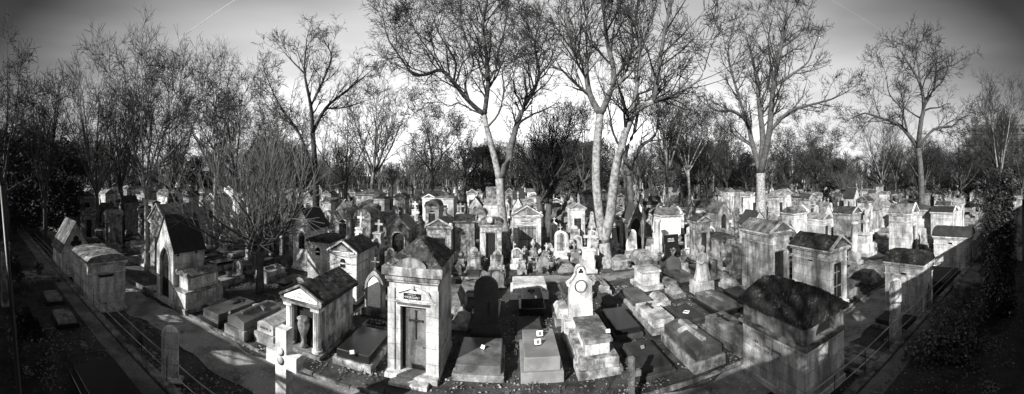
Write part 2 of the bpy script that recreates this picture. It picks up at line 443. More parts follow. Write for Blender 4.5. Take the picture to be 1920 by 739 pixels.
def headstone(label, w, h, kind='rounded', m='plain_pale_stone', t=.16, base=.3, name='headstone', cat='headstone', cross=False, panel=True):
    r = empty(name, (0, 0, 0), 0, label, cat)
    MB().box(-w/2-.14, w/2+.14, -t/2-.14, t/2+.14, 0, base*.55, .02).build('plinth', m, r)
    MB().box(-w/2-.07, w/2+.07, -t/2-.07, t/2+.07, base*.55-.002, base, .02).build('base', m, r)
    tb = MB().prism([(x, z+base) for x, z in stele_poly(w, h-base, kind)], 'y', -t/2, t/2).build('tablet', m, r)
    if panel: MB().prism([(x, z+base+.1) for x, z in stele_poly(w*.74, (h-base)*.84, kind)], 'y', -t/2-.012, -t/2+.002).build('panel', 'weathered_stone', tb)
    if cross:
        c = MB(); stone_cross(c, h-.03, .42, .27, .06, -.04, .04); c.build('top_cross', m, r)
    return r
def pillar(label, w, h, kind='obelisk', m='plain_pale_stone', name='obelisk', cat='obelisk'):
    r = empty(name, (0, 0, 0), 0, label, cat)
    MB().box(-w*.8, w*.8, -w*.8, w*.8, 0, .25, .02).build('plinth', m, r)
    p = MB().box(-w*.6, w*.6, -w*.6, w*.6, .248, .25+h*.22, .02).build('pedestal', m, r)
    z = .25+h*.22; b = MB(); a = w*.45; c = w*.3
    if kind == 'obelisk':
        b.v += [(-a, -a, z), (a, -a, z), (a, a, z), (-a, a, z), (-c, -c, h-c), (c, -c, h-c), (c, c, h-c), (-c, c, h-c), (0, 0, h)]
        b.f += [(3, 2, 1, 0), (0, 1, 5, 4), (1, 2, 6, 5), (2, 3, 7, 6), (3, 0, 4, 7), (4, 5, 8), (5, 6, 8), (6, 7, 8), (7, 4, 8)]
        b.build('shaft', m, r)
    elif kind == 'column':
        b.lathe([(a*1.1, z), (a, z+.1), (a*.9, z+.12), (a*.78, h-.25), (a*1.05, h-.18), (a*1.1, h-.08), (a*.7, h)], 14); b.build('shaft', m, r, True)
    elif kind == 'urn':
        b.box(-a*1.1, a*1.1, -a*1.1, a*1.1, z-.002, h-.6, .02); b.box(-a*1.35, a*1.35, -a*1.35, a*1.35, h-.598, h-.5, .02); b.build('shaft', m, r)
        MB().lathe([(.12, h-.5), (.05, h-.42), (.2, h-.28), (.22, h-.14), (.1, h-.06), (.13, h-.02), (.02, h+.08)], 14).build('urn', m, r, True)
    elif kind == 'cross':
        b.box(-a*1.1, a*1.1, -a*1.1, a*1.1, z-.002, h*.52, .03); b.box(-a*1.35, a*1.35, -a*1.35, a*1.35, h*.52+.001, h*.57, .02); b.build('shaft', m, r)
        c = MB(); stone_cross(c, h*.57, h*.43, h*.28, w*.26, -w*.13, w*.13); c.build('cross', m, r)
    return r
def leaf_cloud(mb, c, rad, n, s, rr, hollow=.3):
    for _ in range(n):
        v = Vector((rr.gauss(0, 1), rr.gauss(0, 1), rr.gauss(0, 1))).normalized()*(hollow+(1-hollow)*rr.random())
        p = Vector((c[0]+v.x*rad[0], c[1]+v.y*rad[1], c[2]+v.z*rad[2]))
        if p.z < .02: p.z = .02+rr.random()*.05
        u = Vector((rr.gauss(0, 1), rr.gauss(0, 1), rr.gauss(0, 1))).normalized(); w = u.orthogonal().normalized(); k = s*rr.uniform(.6, 1.3)
        b = len(mb.v)
        mb.v += [tuple(p-u*k), tuple(p+w*k*.6), tuple(p+u*k), tuple(p-w*k*.6)]; mb.f.append((b, b+1, b+2, b+3))
def raw_build(mb, name, m, parent=None):
    me = bpy.data.meshes.new(name); me.from_pydata(mb.v, [], mb.f); me.materials.append(MATS[m]); o = bpy.data.objects.new(name, me); COL.objects.link(o)
    if parent: o.parent = parent
    return o
def potted(label, s=1.0, fl=True):
    r = empty('potted_plant', (0, 0, 0), 0, label, 'potted plant'); rr = random.Random(int(s*50))
    MB().lathe([(.1*s, 0), (.15*s, .22*s), (.17*s, .24*s), (.15*s, .25*s)], 12).build('pot', 'terracotta', r, True)
    mb = MB(); leaf_cloud(mb, (0, 0, .38*s), (.24*s, .24*s, .2*s), 260, .035*s, rr); raw_build(mb, 'foliage', 'leaf', r)
    if fl:
        mb = MB(); leaf_cloud(mb, (0, 0, .43*s), (.24*s, .24*s, .18*s), 90, .03*s, rr, .8); raw_build(mb, 'blossom', 'flower', r)
    return r

# ================================================================== HERO MONUMENTS
# --- plaque chapel (X -3.95..-2.35)
def plaque_chapel():
    x0, x1, y0, y1 = -3.95, -2.32, 10.5, 12.75
    w, d, h = x1-x0, y1-y0, 3.38
    r = empty('mausoleum', (0, 0, 0), 0, 'tall stained stone mausoleum with pyramid mossy roof and black MORGAN name plaque', 'mausoleum')
    hw, hd = w/2, d/2; t = .22
    pl = MB().box(-hw-.06, hw+.06, -hd-.28, hd+.06, 0, .16, .02, .006); pl.box(-.62, .62, -hd-.62, -hd-.281, 0, .1, .02); pl.build('plinth', 'stained_stone', r)
    dw, dz = .86, 2.25
    mb = MB(); mb.box(-hw+.004, hw-.004, -hd+t+.14, hd, .16, h)
    mb.prism([(-hw, .16), (-dw/2, .16), (-dw/2, dz), (dw/2, dz), (dw/2, .16), (hw, .16), (hw, h), (-hw, h)], 'y', -hd, -hd+t+.138)
    for s in (-1, 1):   # corner piers and side panels
        mb.box(*sorted((s*hw-s*.2, s*(hw+.035))), -hd-.04, -hd-.001, .161, h-.55)
        for y in (-hd+.15, hd-.3): mb.box(*sorted((s*(hw+.001), s*(hw+.05))), y, y+.2, .162, h-.2)
        mb.box(*sorted((s*(hw+.001), s*(hw+.05))), -hd+.351, hd-.301, .162, .75)
    mb.build('wall', 'stained_stone', r)
    l = MB().box(-hw+.02, hw-.02, -hd-.07, -hd-.002, dz+.14, dz+.19, .01); l.prism([(-hw*.55, h-.66), (-hw*.62, h-.7), (0, h-.5), (hw*.62, h-.7), (hw*.82, h-.95), (hw*.88, h-.93), (hw*.64, h-.62), (0, h-.42)], 'y', -hd-.06, -hd-.002)
    l.box(-.06, .06, -hd-.09, -hd-.061, h-.56, h-.42, .02); l.build('door_hood', 'stained_stone', r)
    MB().box(-hw*.66, hw*.7, -hd-.012, -hd-.002, dz+.04, dz+.135).build('lintel_band', 'dirty_stone', r)
    p = MB().box(-.31, .25, -hd-.03, -hd-.002, 2.50, 2.69).build('name_plaque', 'black_granite', r)
    text_mesh('MORGAN', .11, 'lettering', 'letter_light', p, (-.03, -hd-.032, 2.565), (pi/2, 0, 0), .42)
    text_mesh('FAMILLE', .045, 'lettering', 'letter_light', p, (-.03, -hd-.032, 2.65), (pi/2, 0, 0), .26)
    for bx in (-.29, .21): MB().box(bx, bx+.02, -hd-.034, -hd-.03, 2.57, 2.59).build('bolt', 'letter_light', p)
    # door leaf with pierced ornament
    dl = MB().box(-.32, .41, -hd+.2, -hd+.24, .17, dz-.02)
    dl.box(-.26, .35, -hd+.18, -hd+.199, .98, 1.04); dl.box(-.26, .35, -hd+.18, -hd+.199, dz-.16, dz-.1)
    for x in (-.3, .36): dl.box(x, x+.03, -hd+.18, -hd+.199, .2, dz-.05)
    D_ = dl.build('door', 'door_metal', r)
    o = MB(); cx = .045; ya, yb = -hd+.17, -hd+.197
    o.prism(cross_poly(.42, .92, .035, .66, cx, 1.14), 'y', ya, yb)
    for (x, z) in ((cx-.21, 1.747), (cx+.21, 1.747), (cx, 2.06)): o.box(x-.035, x+.035, ya-.003, yb, z-.035, z+.035)
    for k in range(8):
        a = k*pi/4+.39; o.tube([(cx, ya-.005, 1.747), (cx+.13*cos(a), ya-.005, 1.747+.13*sin(a))], .009, 4)
    o.build('cross_ornament', 'iron', D_)
    for s in (-1, 1):
        o = MB()
        for (ox, oz, R, a0, a1) in ((.13, 1.18, .09, -1.6, 3.6), (.1, 1.36, .06, -.5, 4.4), (.17, 1.31, .04, 0, 5)):
            o.tube([(cx+s*(ox+R*(1-.5*q/12)*cos(a0+(a1-a0)*q/12)), y0, oz+R*(1-.5*q/12)*sin(a0+(a1-a0)*q/12)) for q in range(13)], .012, 4)
        o.build('scroll', 'iron', D_)
    MB().box(.30, .33, -hd+.13, -hd+.17, .9, .94, .008).build('handle', 'iron', D_)
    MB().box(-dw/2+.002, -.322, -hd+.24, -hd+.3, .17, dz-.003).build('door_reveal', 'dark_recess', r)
    c = MB(); c.box(-hw-.05, hw+.05, -hd-.09, hd+.05, h-.34, h-.26, .01, .004); c.box(-hw-.1, hw+.1, -hd-.14, hd+.1, h-.258, h-.1, .02, .006); c.box(-hw-.19, hw+.19, -hd-.23, hd+.19, h-.098, h+.18, .03, .01)
    c.build('cornice', 'weathered_stone', r)
    roof_mesh('hip', w, d, h+.182, .72, .13, .018, 26, 26, .03).build('roof', 'mossy_roof', r)
    q = MB(); q.prism([(hw*.6*cos(a), h+.18+.3*sin(a)) for a in [pi*i/12 for i in range(13)]], 'y', -hd-.2, -hd-.05); q.build('roof_lunette', 'weathered_stone', r)
    put(r, x0, x1, y0, y1, 'the mausoleum with the MORGAN plaque')
plaque_chapel()

# --- big lichen-roofed tomb, right foreground
def lichen_tomb():
    x0, x1, y0, y1 = 7.1, 8.95, 6.1, 8.85
    w, d = x1-x0, y1-y0; hw, hd = w/2, d/2
    r = empty('mausoleum', (0, 0, 0), 0, 'broad stained mausoleum with humped lichen roof in the right foreground', 'mausoleum')
    MB().box(-hw-.05, hw+.05, -hd-.05, hd+.05, 0, .2, .02).build('plinth', 'brightened_stone', r)
    mb = MB().box(-hw, hw, -hd, hd, .2, 1.66); mb.build('wall', 'brightened_stone', r)
    MB().box(-hw-.11, hw+.11, -hd-.11, hd+.11, 1.662, 1.76, .02, .006).build('ledge', 'weathered_stone', r)
    a = MB(); z0, z1 = 1.762, 2.3; Y0 = -hd+.04
    a.box(-hw+.05, hw-.05, Y0+.2, hd-.04, z0, z1)
    ar = arch_pts(.95, z0+.02, 'round')
    a.prism([(-hw+.05, z0), (-.475, z0)]+[(x, z) for x, z in reversed(ar)][1:-1]+[(.475, z0), (hw-.05, z0), (hw-.05, z1), (-hw+.05, z1)], 'y', Y0, Y0+.198)
    for s in (-1, 1):
        for y in (-hd+.02, -.12, hd-.25): a.box(*sorted((s*(hw-.049), s*(hw-.01))), y, y+.23, z0, z1-.01)
    a.build('attic', 'weathered_stone', r)
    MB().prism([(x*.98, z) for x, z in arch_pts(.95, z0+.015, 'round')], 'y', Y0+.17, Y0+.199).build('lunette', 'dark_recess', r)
    roof_mesh('hump', w, d, z1+.002, .66, .12, .04, 40, 52, .13).build('roof', 'mossy_roof', r)
    s = MB(); strokes(s, .2, -hw-.001, 1.0, 1.3, 1.3, 2, 'x', 3); s.build('inscription', 'dirty_stone', r)
    put(r, x0, x1, y0, y1, 'the lichen-roofed mausoleum in the right foreground')
lichen_tomb()

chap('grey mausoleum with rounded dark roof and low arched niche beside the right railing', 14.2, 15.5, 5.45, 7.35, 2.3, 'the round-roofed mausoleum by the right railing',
     rise=.42, roof='curb', door='gothic', dw=.5, dh=1.2, mw='brightened_stone', mr='mossy_roof', window='slot', lump=.02, cornice=.09)
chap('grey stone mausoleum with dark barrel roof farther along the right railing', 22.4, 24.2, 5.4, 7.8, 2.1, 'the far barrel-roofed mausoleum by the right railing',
     rise=.5, roof='barrel', door='rect', dw=.6, mw='brightened_stone', mr='slate_roof', window='slot', lump=.02)
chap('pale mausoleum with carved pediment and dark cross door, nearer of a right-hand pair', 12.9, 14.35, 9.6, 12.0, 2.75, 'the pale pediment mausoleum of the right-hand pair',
     rise=.55, roof='gable', door='rect', dw=.8, dh=2.0, mw='brightened_stone', mr='mossy_roof', md='iron', doorstyle='cross', window='slot', cornice=.16, lump=.02)
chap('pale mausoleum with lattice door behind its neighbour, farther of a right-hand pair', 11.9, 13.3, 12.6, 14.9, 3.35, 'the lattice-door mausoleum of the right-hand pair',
     rise=.5, roof='gable', door='rect', dw=.8, dh=2.3, mw='brightened_stone', mr='stone_roof', doorstyle='lattice', cornice=.16, lump=.02)
# left side
r = chap('small gabled tomb with trefoil opening in its pale gable by the left railing', -23.5, -21, 5.4, 7.3, 1.75, 'the trefoil gable tomb', face='E', rise=1.65, steep=True, door=None, mw='brightened_stone', mr='stone_roof')
t = MB()
for a in (pi/2, pi/2+2.094, pi/2-2.094):
    t.prism([(.2*cos(a)+.19*cos(q), 2.2+.2*sin(a)+.19*sin(q)) for q in [i*pi/8 for i in range(16)]], 'y', -1.262-.001*a, -1.2)
t.prism([(.12*cos(q), 2.2+.12*sin(q)) for q in [i*pi/6 for i in range(12)]], 'y', -1.27, -1.2)
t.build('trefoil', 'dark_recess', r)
t = MB()
for a in (pi/2, pi/2+2.094, pi/2-2.094):
    t.prism([(.2*cos(a)+.25*cos(q), 2.2+.2*sin(a)+.25*sin(q)) for q in [i*pi/8 for i in range(16)]], 'y', -1.2555-.001*a, -1.2)
t.build('trefoil_moulding', 'weathered_stone', r)
r = chap('low grey tomb with shallow curved stone roof right behind the left railing', -18.6, -16, 5.45, 7.5, 2.45, 'the shallow-roofed tomb by the left railing', face='E', z=-.5, rise=.3, roof='barrel', door=None, mw='brightened_stone', mr='stone_roof', cornice=.1)
m = MB().box(-.45, .35, -1.36, -1.3, 1.9, 1.98); m.box(-.4, .3, -1.33, -1.3, 1.84, 1.9); m.build('nameplate', 'dark_door', r)
chap('gothic chapel with steep slate roof and tall open arched doorway on the left', -15.7, -14.1, 9.2, 11.1, 2.85, 'the slate-roofed gothic chapel on the left', rise=1.5, steep=True, door='gothic', dw=.85, dh=2.55, mw='brightened_stone', mr='slate_roof', md='dark_recess', window='crosslet', doorstyle='bars')
chap('large pale chapel with broad stone-slab gable roof behind the slate gothic chapel', -20.0, -17.9, 11.2, 14.2, 3.3, 'the stone-roofed chapel behind it', rise=1.1, roof='gable', door='rect', dw=.8, mw='plain_pale_stone', mr='stone_roof', md='iron')
# fluted column chapel
def column_chapel():
    x0, x1, y0, y1 = -8.05, -6.45, 10.15, 12.8; w, d = x1-x0, y1-y0; hw, hd = w/2, d/2; h = 1.72
    r = empty('mausoleum', (0, 0, 0), 0, 'low dark mausoleum with two fluted columns and white lettered pediment', 'mausoleum')
    MB().box(-hw-.1, hw+.1, -hd-.1, hd+.1, 0, .12, .02).build('plinth', 'weathered_stone', r)
    MB().box(-hw, hw, -hd+.42, hd, .12, h).build('wall', 'weathered_stone', r)
    for s in (-1, 1):
        c = MB(); x = s*(hw-.19); n = 32
        c.lathe([(.2, .12), (.2, .2), (.165, .22)], 16, x, -hd+.2)
        prof = [((.15 if i % 2 else .125)*cos(2*pi*i/n)+x, (.15 if i % 2 else .125)*sin(2*pi*i/n)-hd+.2) for i in range(n)]
        c.prism(prof, 'z', .221, h-.12); c.box(x-.19, x+.19, -hd+.01, -hd+.39, h-.118, h-.002, .01)
        c.build('column', 'plain_pale_stone', r)
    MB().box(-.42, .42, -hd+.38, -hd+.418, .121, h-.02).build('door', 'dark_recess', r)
    v = MB().lathe([(.12, .14), (.16, .18), (.07, .34), (.09, .5), (.2, .8), (.24, 1.0), (.2, 1.12), (.26, 1.2), (.1, 1.22)], 16, 0, -hd+.22); v.build('urn', 'weathered_stone', r, True)
    MB().box(-hw-.03, hw+.03, -hd-.02, hd+.03, h, h+.1, .01).build('architrave', 'weathered_stone', r)
    rise = .62; W = hw+.12; z0 = h+.102
    p = MB(); p.prism([(-W, z0), (W, z0), (W, z0+.16), (0, z0+rise), (-W, z0+.16)], 'y', -hd, -hd+.2)
    for s in (-1, 1): p.prism([(s*W, z0+.12), (s*(W+.04), z0+.2), (0, z0+rise+.09), (0, z0+rise)], 'y', -hd-.08, -hd-.002)
    p.box(-W, W, -hd-.05, -hd-.003, z0, z0+.05)
    p.build('pediment', 'weathered_stone', r)
    q = MB().prism([(-W*.8, z0+.08), (W*.8, z0+.08), (W*.8, z0+.17), (0, z0+rise*.83), (-W*.8, z0+.17)], 'y', -hd-.015, -hd-.002).build('name_panel', 'plaque_white', r)
    text_mesh('COURACTIN', .15, 'lettering', 'letter_dark', q, (.0, -hd-.018, z0+.17), (pi/2, 0, 0), 1.02)
    text_mesh('FAMILLE', .1, 'lettering', 'letter_dark', q, (.0, -hd-.018, z0+.33), (pi/2, 0, 0), .5)
    rf = MB()
    b = roof_mesh('gable', w, d, z0, rise-.08, .13, .02, 14, 18, .14); b.v = [(x, y+.14, z) for x, y, z in b.v]; b.build('roof', 'mossy_roof', r)
    put(r, x0, x1, y0, y1, 'the fluted-column mausoleum')
column_chapel()
chap('plain block mausoleum with mossy gable roof and small arched window, left of centre', -9.1, -7.55, 15.4, 17.7, 2.35, 'the block mausoleum with the small arched window', rise=.55, roof='gable', door=None, mw='stained_stone', mr='mossy_roof', lump=.03, cornice=.1)
o = COL.objects[-1]
r = chap('low flat-roofed block mausoleum between the gothic chapel and the arched-window one', -11.6, -10.15, 17, 18.9, 2.35, 'the flat-roofed block mausoleum', rise=.2, roof='barrel', door=None, mw='stained_stone', mr='mossy_roof', lump=.03, cornice=.08)
for (cx, cy, fy) in ((-8.32, 0, 15.4), (-10.87, 0, 17.0)):
    pr = [k for k in COL.objects if k.type == 'EMPTY' and abs(k.location.y-(fy+.95 if fy > 16 else fy+1.15)) < .01 and abs(k.location.x-cx) < .1][0]
    MB().prism([(x, z+1.75) for x, z in stele_poly(.32, .46, 'rounded')], 'y', fy-pr.location.y-.006, fy-pr.location.y+.05).build('window', 'shadow_glass', pr)
r = chap('white gothic chapel with pointed windows and steep slate roof behind the bare pruned tree', -14.2, -12.7, 19.0, 21.2, 3.0, 'the white gothic chapel behind the pruned tree', rise=1.1, steep=True, door=None, mw='brightened_stone', mr='slate_roof', window='gothic', cross=False)
MB().prism([(x, z+1.45) for x, z in stele_poly(.46, 1.15, 'gothic')], 'y', -1.106, -1.09).build('window', 'shadow_glass', r)
f_ = MB(); f_.tube([(x, -1.11, z+1.4) for x, z in [(-.28, 0), (.28, 0)]+arch_pts(.56, .78, 'gothic')+[(-.28, 0)]], .03, 5); f_.build('window_moulding', 'brightened_stone', r)
chap('narrow pale gothic porch chapel left of the white gothic chapel', -16.2, -15.0, 20.0, 22.2, 2.9, None, rise=1.1, steep=True, door='gothic', dw=.6, dh=2.3, mw='plain_pale_stone', mr='slate_roof')
chap('gabled chapel with round-arched doorway holding ironwork, behind the MORGAN mausoleum', -8.65, -7.1, 22.7, 24.8, 2.75, 'the round-arched gable chapel', rise=.75, steep=True, door='round', dw=.85, dh=2.2, mw='weathered_stone', mr='stone_roof', window='gothic', doorstyle='lattice', cross=True)
chap('small pediment tomb with black double door left of centre', -6.1, -4.65, 27, 29, 2.3, 'the small black-door pediment tomb', rise=.55, door='rect', dw=.8, mw='weathered_stone', mr='stone_roof')
r = chap('narrow chapel with rounded medallion gable and tall dark open doorway at left of centre', -2.3, -.75, 24.4, 26.2, 2.75, 'the medallion-gable chapel', rise=.3, roof='barrel', door='rect', dw=.66, dh=2.2, mw='weathered_stone', mr='stone_roof', md='dark_recess')
MB().prism([(.45*cos(a), 3.05+.5*sin(a)) for a in [pi*i/12 for i in range(13)]], 'y', -1.08, -.9).build('medallion_gable', 'weathered_stone', r)
MB().lathe([(.02, 0), (.2, .02), (.24, .05), (.1, .09)], 16).build('medallion', 'plain_pale_stone', r, True, (0, -1.1, 3.25)).rotation_euler[0] = pi/2
def lattice_gate():
    r = chap('wide pale temple tomb with carved pediment and rusty double doors at centre', .1, 2.4, 28.2, 30.4, 2.95, 'the central temple tomb', rise=.75, door='rect', dw=1.5, dh=2.0, mw='pale_stone', mr='stone_roof', md='door_metal', doorstyle='bars', acro=True, cornice=.16)
    s = MB(); s.box(-.62, .62, -1.13, -1.103, 2.52, 2.54); s.box(-.62, .62, -1.13, -1.103, 2.76, 2.78); strokes(s, 0, -1.104, 2.56, 2.74, 1.1, 1, seed=4); strokes(s, 0, -1.104, 2.26, 2.38, 1.4, 1, seed=9); s.build('inscription', 'letter_dark', r)
lattice_gate()
chap('slim white chapel with dark lattice door right of the central temple tomb', 5.55, 6.95, 32, 33.8, 3.1, 'the slim white lattice-door chapel', rise=.45, door='rect', dw=.7, mw='pale_stone', mr='stone_roof', doorstyle='lattice')
chap('black gothic arch chapel topped by an iron cross beside the forked pale tree', 9.35, 10.75, 26.4, 28.2, 2.75, 'the black gothic arch chapel', rise=1.3, steep=True, door='gothic', dw=.95, dh=2.7, mw='dirty_stone', mr='slate_roof', md='dark_recess', cross=True)
chap('low pale chapel with open doorway left of the black gothic arch chapel', 7.9, 9.2, 27.2, 29, 2.5, None, rise=.35, door='rect', dw=.7, dh=2.0, mw='pale_stone', mr='stone_roof', md='dark_recess')
chap('small white chapel with pointed gable hatch window right of the black gothic chapel', 12.3, 13.9, 33.5, 35.5, 2.2, None, rise=1.3, steep=True, door='gothic', dw=.5, dh=1.6, mw='white_marble', mr='stone_roof')
chap('tall gabled chapel with dark pointed door standing alone right of centre', 18.6, 19.9, 26.9, 29.1, 3.0, 'the lone gabled chapel right of centre', rise=.8, steep=True, door='gothic', dw=.65, dh=2.5, mw='pale_stone', mr='stone_roof')
chap('low hipped-gable tomb in sunlight on the right', 25.8, 27.1, 20, 22.2, 2.0, 'the low sunlit gable tomb', rise=.5, door='rect', dw=.6, dh=1.4, mw='white_marble', mr='stone_roof')
chap('pale chapel with mossy gable roof behind the white cross pedestal', 27.2, 28.8, 17.6, 19.8, 2.6, 'the mossy-roofed chapel behind the cross', rise=.6, door='rect', dw=.7, mw='pale_stone', mr='mossy_roof')
chap('grey gabled mausoleum with bright streaked wall, front one of the far right group', 32.4, 33.9, 9.3, 11.6, 2.6, 'the streaked mausoleum of the far right group', rise=.5, door='rect', dw=.7, mw='stained_stone', mr='slate_roof')
chap('grey square mausoleum just behind the streaked one at far right', 33.2, 34.8, 12, 14, 2.7, None, rise=.4, roof='hip', door='rect', dw=.7, mw='stained_stone', mr='slate_roof')
chap('tall narrow mausoleum with cornice left of the far right group', 35.2, 36.8, 14.6, 16.6, 2.9, None, rise=.4, roof='hip', door='rect', dw=.7, mw='stained_stone', mr='mossy_roof')
chap('columned kiosk tomb with arched dark door on the far left', -45.5, -43, 13.5, 15.6, 3.4, 'the columned kiosk on the far left', face='E', rise=.6, door='round', dw=.8, dh=2.6, mw='pale_stone', mr='stone_roof', cornice=.2)
chap('narrow upright block tomb with sunlit edge on the far left', -29.2, -28, 11.6, 12.8, 2.8, 'the upright block tomb on the far left', rise=.3, roof='barrel', door='rect', dw=.5, mw='weathered_stone', mr='stone_roof')
chap('long mausoleum with panelled hip roof left of centre', -23.6, -19.8, 48, 51, 3.3, 'the panelled-roof mausoleum', rise=.8, roof='hip', door='rect', dw=.9, mw='pale_stone', mr='stone_roof', cornice=.25)
chap('square block mausoleum with flat roof before the panelled-roof one', -18.8, -17.2, 43.8, 46, 3.0, None, rise=.2, roof='barrel', door='rect', dw=.8, mw='pale_stone', mr='slate_roof')
chap('pale tomb with a single dark arched window left of centre', -12.6, -10.7, 47, 49, 3.0, None, rise=.5, door='round', dw=.9, dh=1.8, mw='white_marble', mr='stone_roof')
chap('bright block mausoleum crossed by tree shadows left of centre', -10.3, -7.8, 45, 48, 3.2, 'the bright block mausoleum', rise=.3, roof='hip', door='rect', dw=.8, mw='white_marble', mr='stone_roof')
chap('barrel-topped tomb with heavy lid behind the medallion-gable chapel', -4.0, -2.6, 33, 35.2, 2.4, None, rise=.5, roof='barrel', door='rect', dw=.7, mw='pale_stone', mr='stone_roof')
chap('round-topped grey tomb right of the white gothic chapel', -17.4, -15.6, 30.5, 33, 2.0, 'the round-topped grey tomb', rise=.8, roof='barrel', door='round', dw=.8, dh=1.7, mw='pale_stone', mr='stone_roof')
chap('second round-topped tomb close right of the first one', -15.0, -13.3, 30.2, 32.6, 2.1, None, rise=.8, roof='barrel', door=None, mw='weathered_stone', mr='stone_roof')

# --- foreground graves
def pg(r, x0, x1, y0, y1, phrase=None, z=0): return put(r, x0, x1, y0, y1, phrase, z)
def sarcophagus():
    r = empty('sarcophagus', (0, 0, 0), 0, 'sarcophagus with eared gabled lid and two white inscribed tablets on big block', 'sarcophagus')
    MB().box(-.62, .62, -1.3, 1.3, 0, .2, .02, .01).build('plinth', 'weathered_stone', r)
    MB().box(-.5, .5, -1.18, 1.18, .2, .9, .03, .008).build('base_block', 'plain_pale_stone', r)
    MB().box(-.56, .56, -1.24, 1.24, .902, 1.0, .02).build('base_cap', 'weathered_stone', r)
    MB().box(-.36, .36, -.95, .95, 1.0, 1.62, .02).build('coffer', 'plain_pale_stone', r)
    l = MB(); l.prism([(-.48, 1.622), (.48, 1.622), (.48, 1.7), (0, 1.92), (-.48, 1.7)], 'y', -1.08, 1.08)
    for sx in (-1, 1):
        for sy in (-1, 1): l.box(*sorted((sx*.34, sx*.52)), *sorted((sy*.95, sy*1.12)), 1.701, 1.86, .04)
    l.build('lid', 'weathered_stone', r)
    for i, (a, b) in enumerate(((-.78, -.02), (.02, .78))):
        p = MB().box(.36, .375, a, b, 1.16, 1.54).build('tablet', 'plaque_white', r)
        s = MB(); strokes(s, (a+b)/2, .376, 1.18, 1.53, .62, 6, 'x', i); s.build('inscription', 'dirty_stone', p)
    pg(r, -14.1, -12.95, 9.15, 11.6, 'the eared sarcophagus')
sarcophagus()
pg(grave('polished black ledger grave with small cross, right of the eared sarcophagus', 1.25, 2.5, .55, 'flat', 'polished_grey', 'black_granite', 'small'), -12.1, -10.85, 9.35, 11.8)
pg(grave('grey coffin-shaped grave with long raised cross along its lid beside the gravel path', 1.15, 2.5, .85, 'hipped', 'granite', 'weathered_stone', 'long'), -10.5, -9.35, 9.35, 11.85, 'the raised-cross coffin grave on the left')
r = pg(grave('pale coffin-shaped grave with worn lettering left of the fluted-column mausoleum', 1.0, 2.4, .9, 'hipped', 'plain_pale_stone', 'plain_pale_stone', None), -9.2, -8.2, 9.75, 12.15)
s = MB(); strokes(s, 0, -1.101, .5, .68, .7, 1, seed=2); s.build('inscription', 'letter_dark', r)
pg(grave('low dark flat tomb slab with pale side, left of the MORGAN mausoleum', 1.45, 2.2, .5, 'flat', 'black_granite', 'weathered_stone'), -5.95, -4.45, 10.2, 12.4, 'the low dark slab left of the MORGAN mausoleum')
# white oval stele with planter
def white_arch():
    r = empty('headstone', (0, 0, 0), 0, 'bright white pointed-oval headstone with openwork cross on top, left of MORGAN mausoleum', 'headstone')
    MB().box(-.62, .62, -.35, .35, 0, .3, .03).build('base', 'weathered_stone', r)
    mb = MB(); o_ = [(x, z+.3) for x, z in stele_poly(.95, 1.75, 'gothic')]; mb.prism(o_, 'y', -.13, .13); mb.build('surround', 'plain_pale_stone', r)
    MB().prism([(x, z+.36) for x, z in stele_poly(.68, 1.42, 'gothic')], 'y', -.15, -.131).build('oval_panel', 'plaque_white', r)
    f = MB(); P = [(x, z+.36) for x, z in stele_poly(.72, 1.46, 'gothic')]
    f.tube([(x, -.15, z) for x, z in P[1:]+[P[0]]], .035, 6); f.build('moulding', 'weathered_stone', r)
    c = MB(); c.box(-.05, .05, -.04, .04, 2.04, 2.16)
    c.tube([(0, 0, 2.15), (0, 0, 2.6)], .025, 6); c.tube([(-.16, 0, 2.42), (.16, 0, 2.42)], .025, 6)
    for x, z in ((-.17, 2.42), (.17, 2.42), (0, 2.6)):
        for a in range(3): c.tube([(x, 0, z), (x+.05*cos(a*2.1), 0, z+.05*sin(a*2.1))], .02, 5)
    c.build('openwork_cross', 'weathered_stone', r)
    pg(r, -6.9, -5.6, 14.4, 15.1, 'the bright white oval headstone')
white_arch()
def planter():
    r = empty('stone_planter', (0, 0, 0), 0, 'long stone trough of low plants before the white oval headstone', 'planter')
    mb = MB(); mb.box(-.55, .55, -.3, -.22, 0, .42); mb.box(-.55, .55, .22, .3, 0, .42); mb.box(-.55, -.47, -.219, .219, 0, .42); mb.box(.47, .55, -.219, .219, 0, .42); mb.box(-.469, .469, -.219, .219, 0, .3); mb.build('trough', 'weathered_stone', r)
    l = MB(); leaf_cloud(l, (0, 0, .42), (.45, .2, .12), 500, .035, random.Random(3)); raw_build(l, 'foliage', 'leaf', r)
    l = MB(); leaf_cloud(l, (0, 0, .46), (.42, .2, .1), 120, .025, random.Random(4)); raw_build(l, 'blossom', 'flower', r)
    pg(r, -5.95, -4.8, 12.6, 13.2)
planter()
# dark arched stele and its slab
r = pg(headstone('tall black polished round-topped headstone with dark palm relief, right of MORGAN mausoleum', .95, 2.55, 'rounded', 'slate_roof', .22, .75, panel=False), -1.55, -.45, 13.0, 13.5, 'the tall black round-topped headstone')
p = MB(); p.tube([(.08, -.115, 1.05), (.12, -.115, 1.2), (.09, -.115, 1.4), (.1, -.115, 1.6)], .02, 5)
for i in range(8):
    for s in (-1, 1): p.tube([(.1, -.115, 1.08+i*.06), (.1+s*.06, -.115, 1.13+i*.06)], .01, 4)
p.build('palm_relief', 'black_granite', r)
pg(grave('wide pale grey ledger grave with faint cross before the tall black headstone', 1.65, 2.1, .45, 'flat', 'polished_grey', 'ledger_stone', None), -1.9, -.25, 10.65, 12.75, 'the wide ledger before the black headstone')
r = pg(grave('speckled granite grave carrying small crosses and picture plaques, front centre', 1.35, 2.2, .75, 'flat', 'granite', 'granite', None, plinth2=True), .28, 1.63, 10.6, 12.8, 'the speckled granite grave')
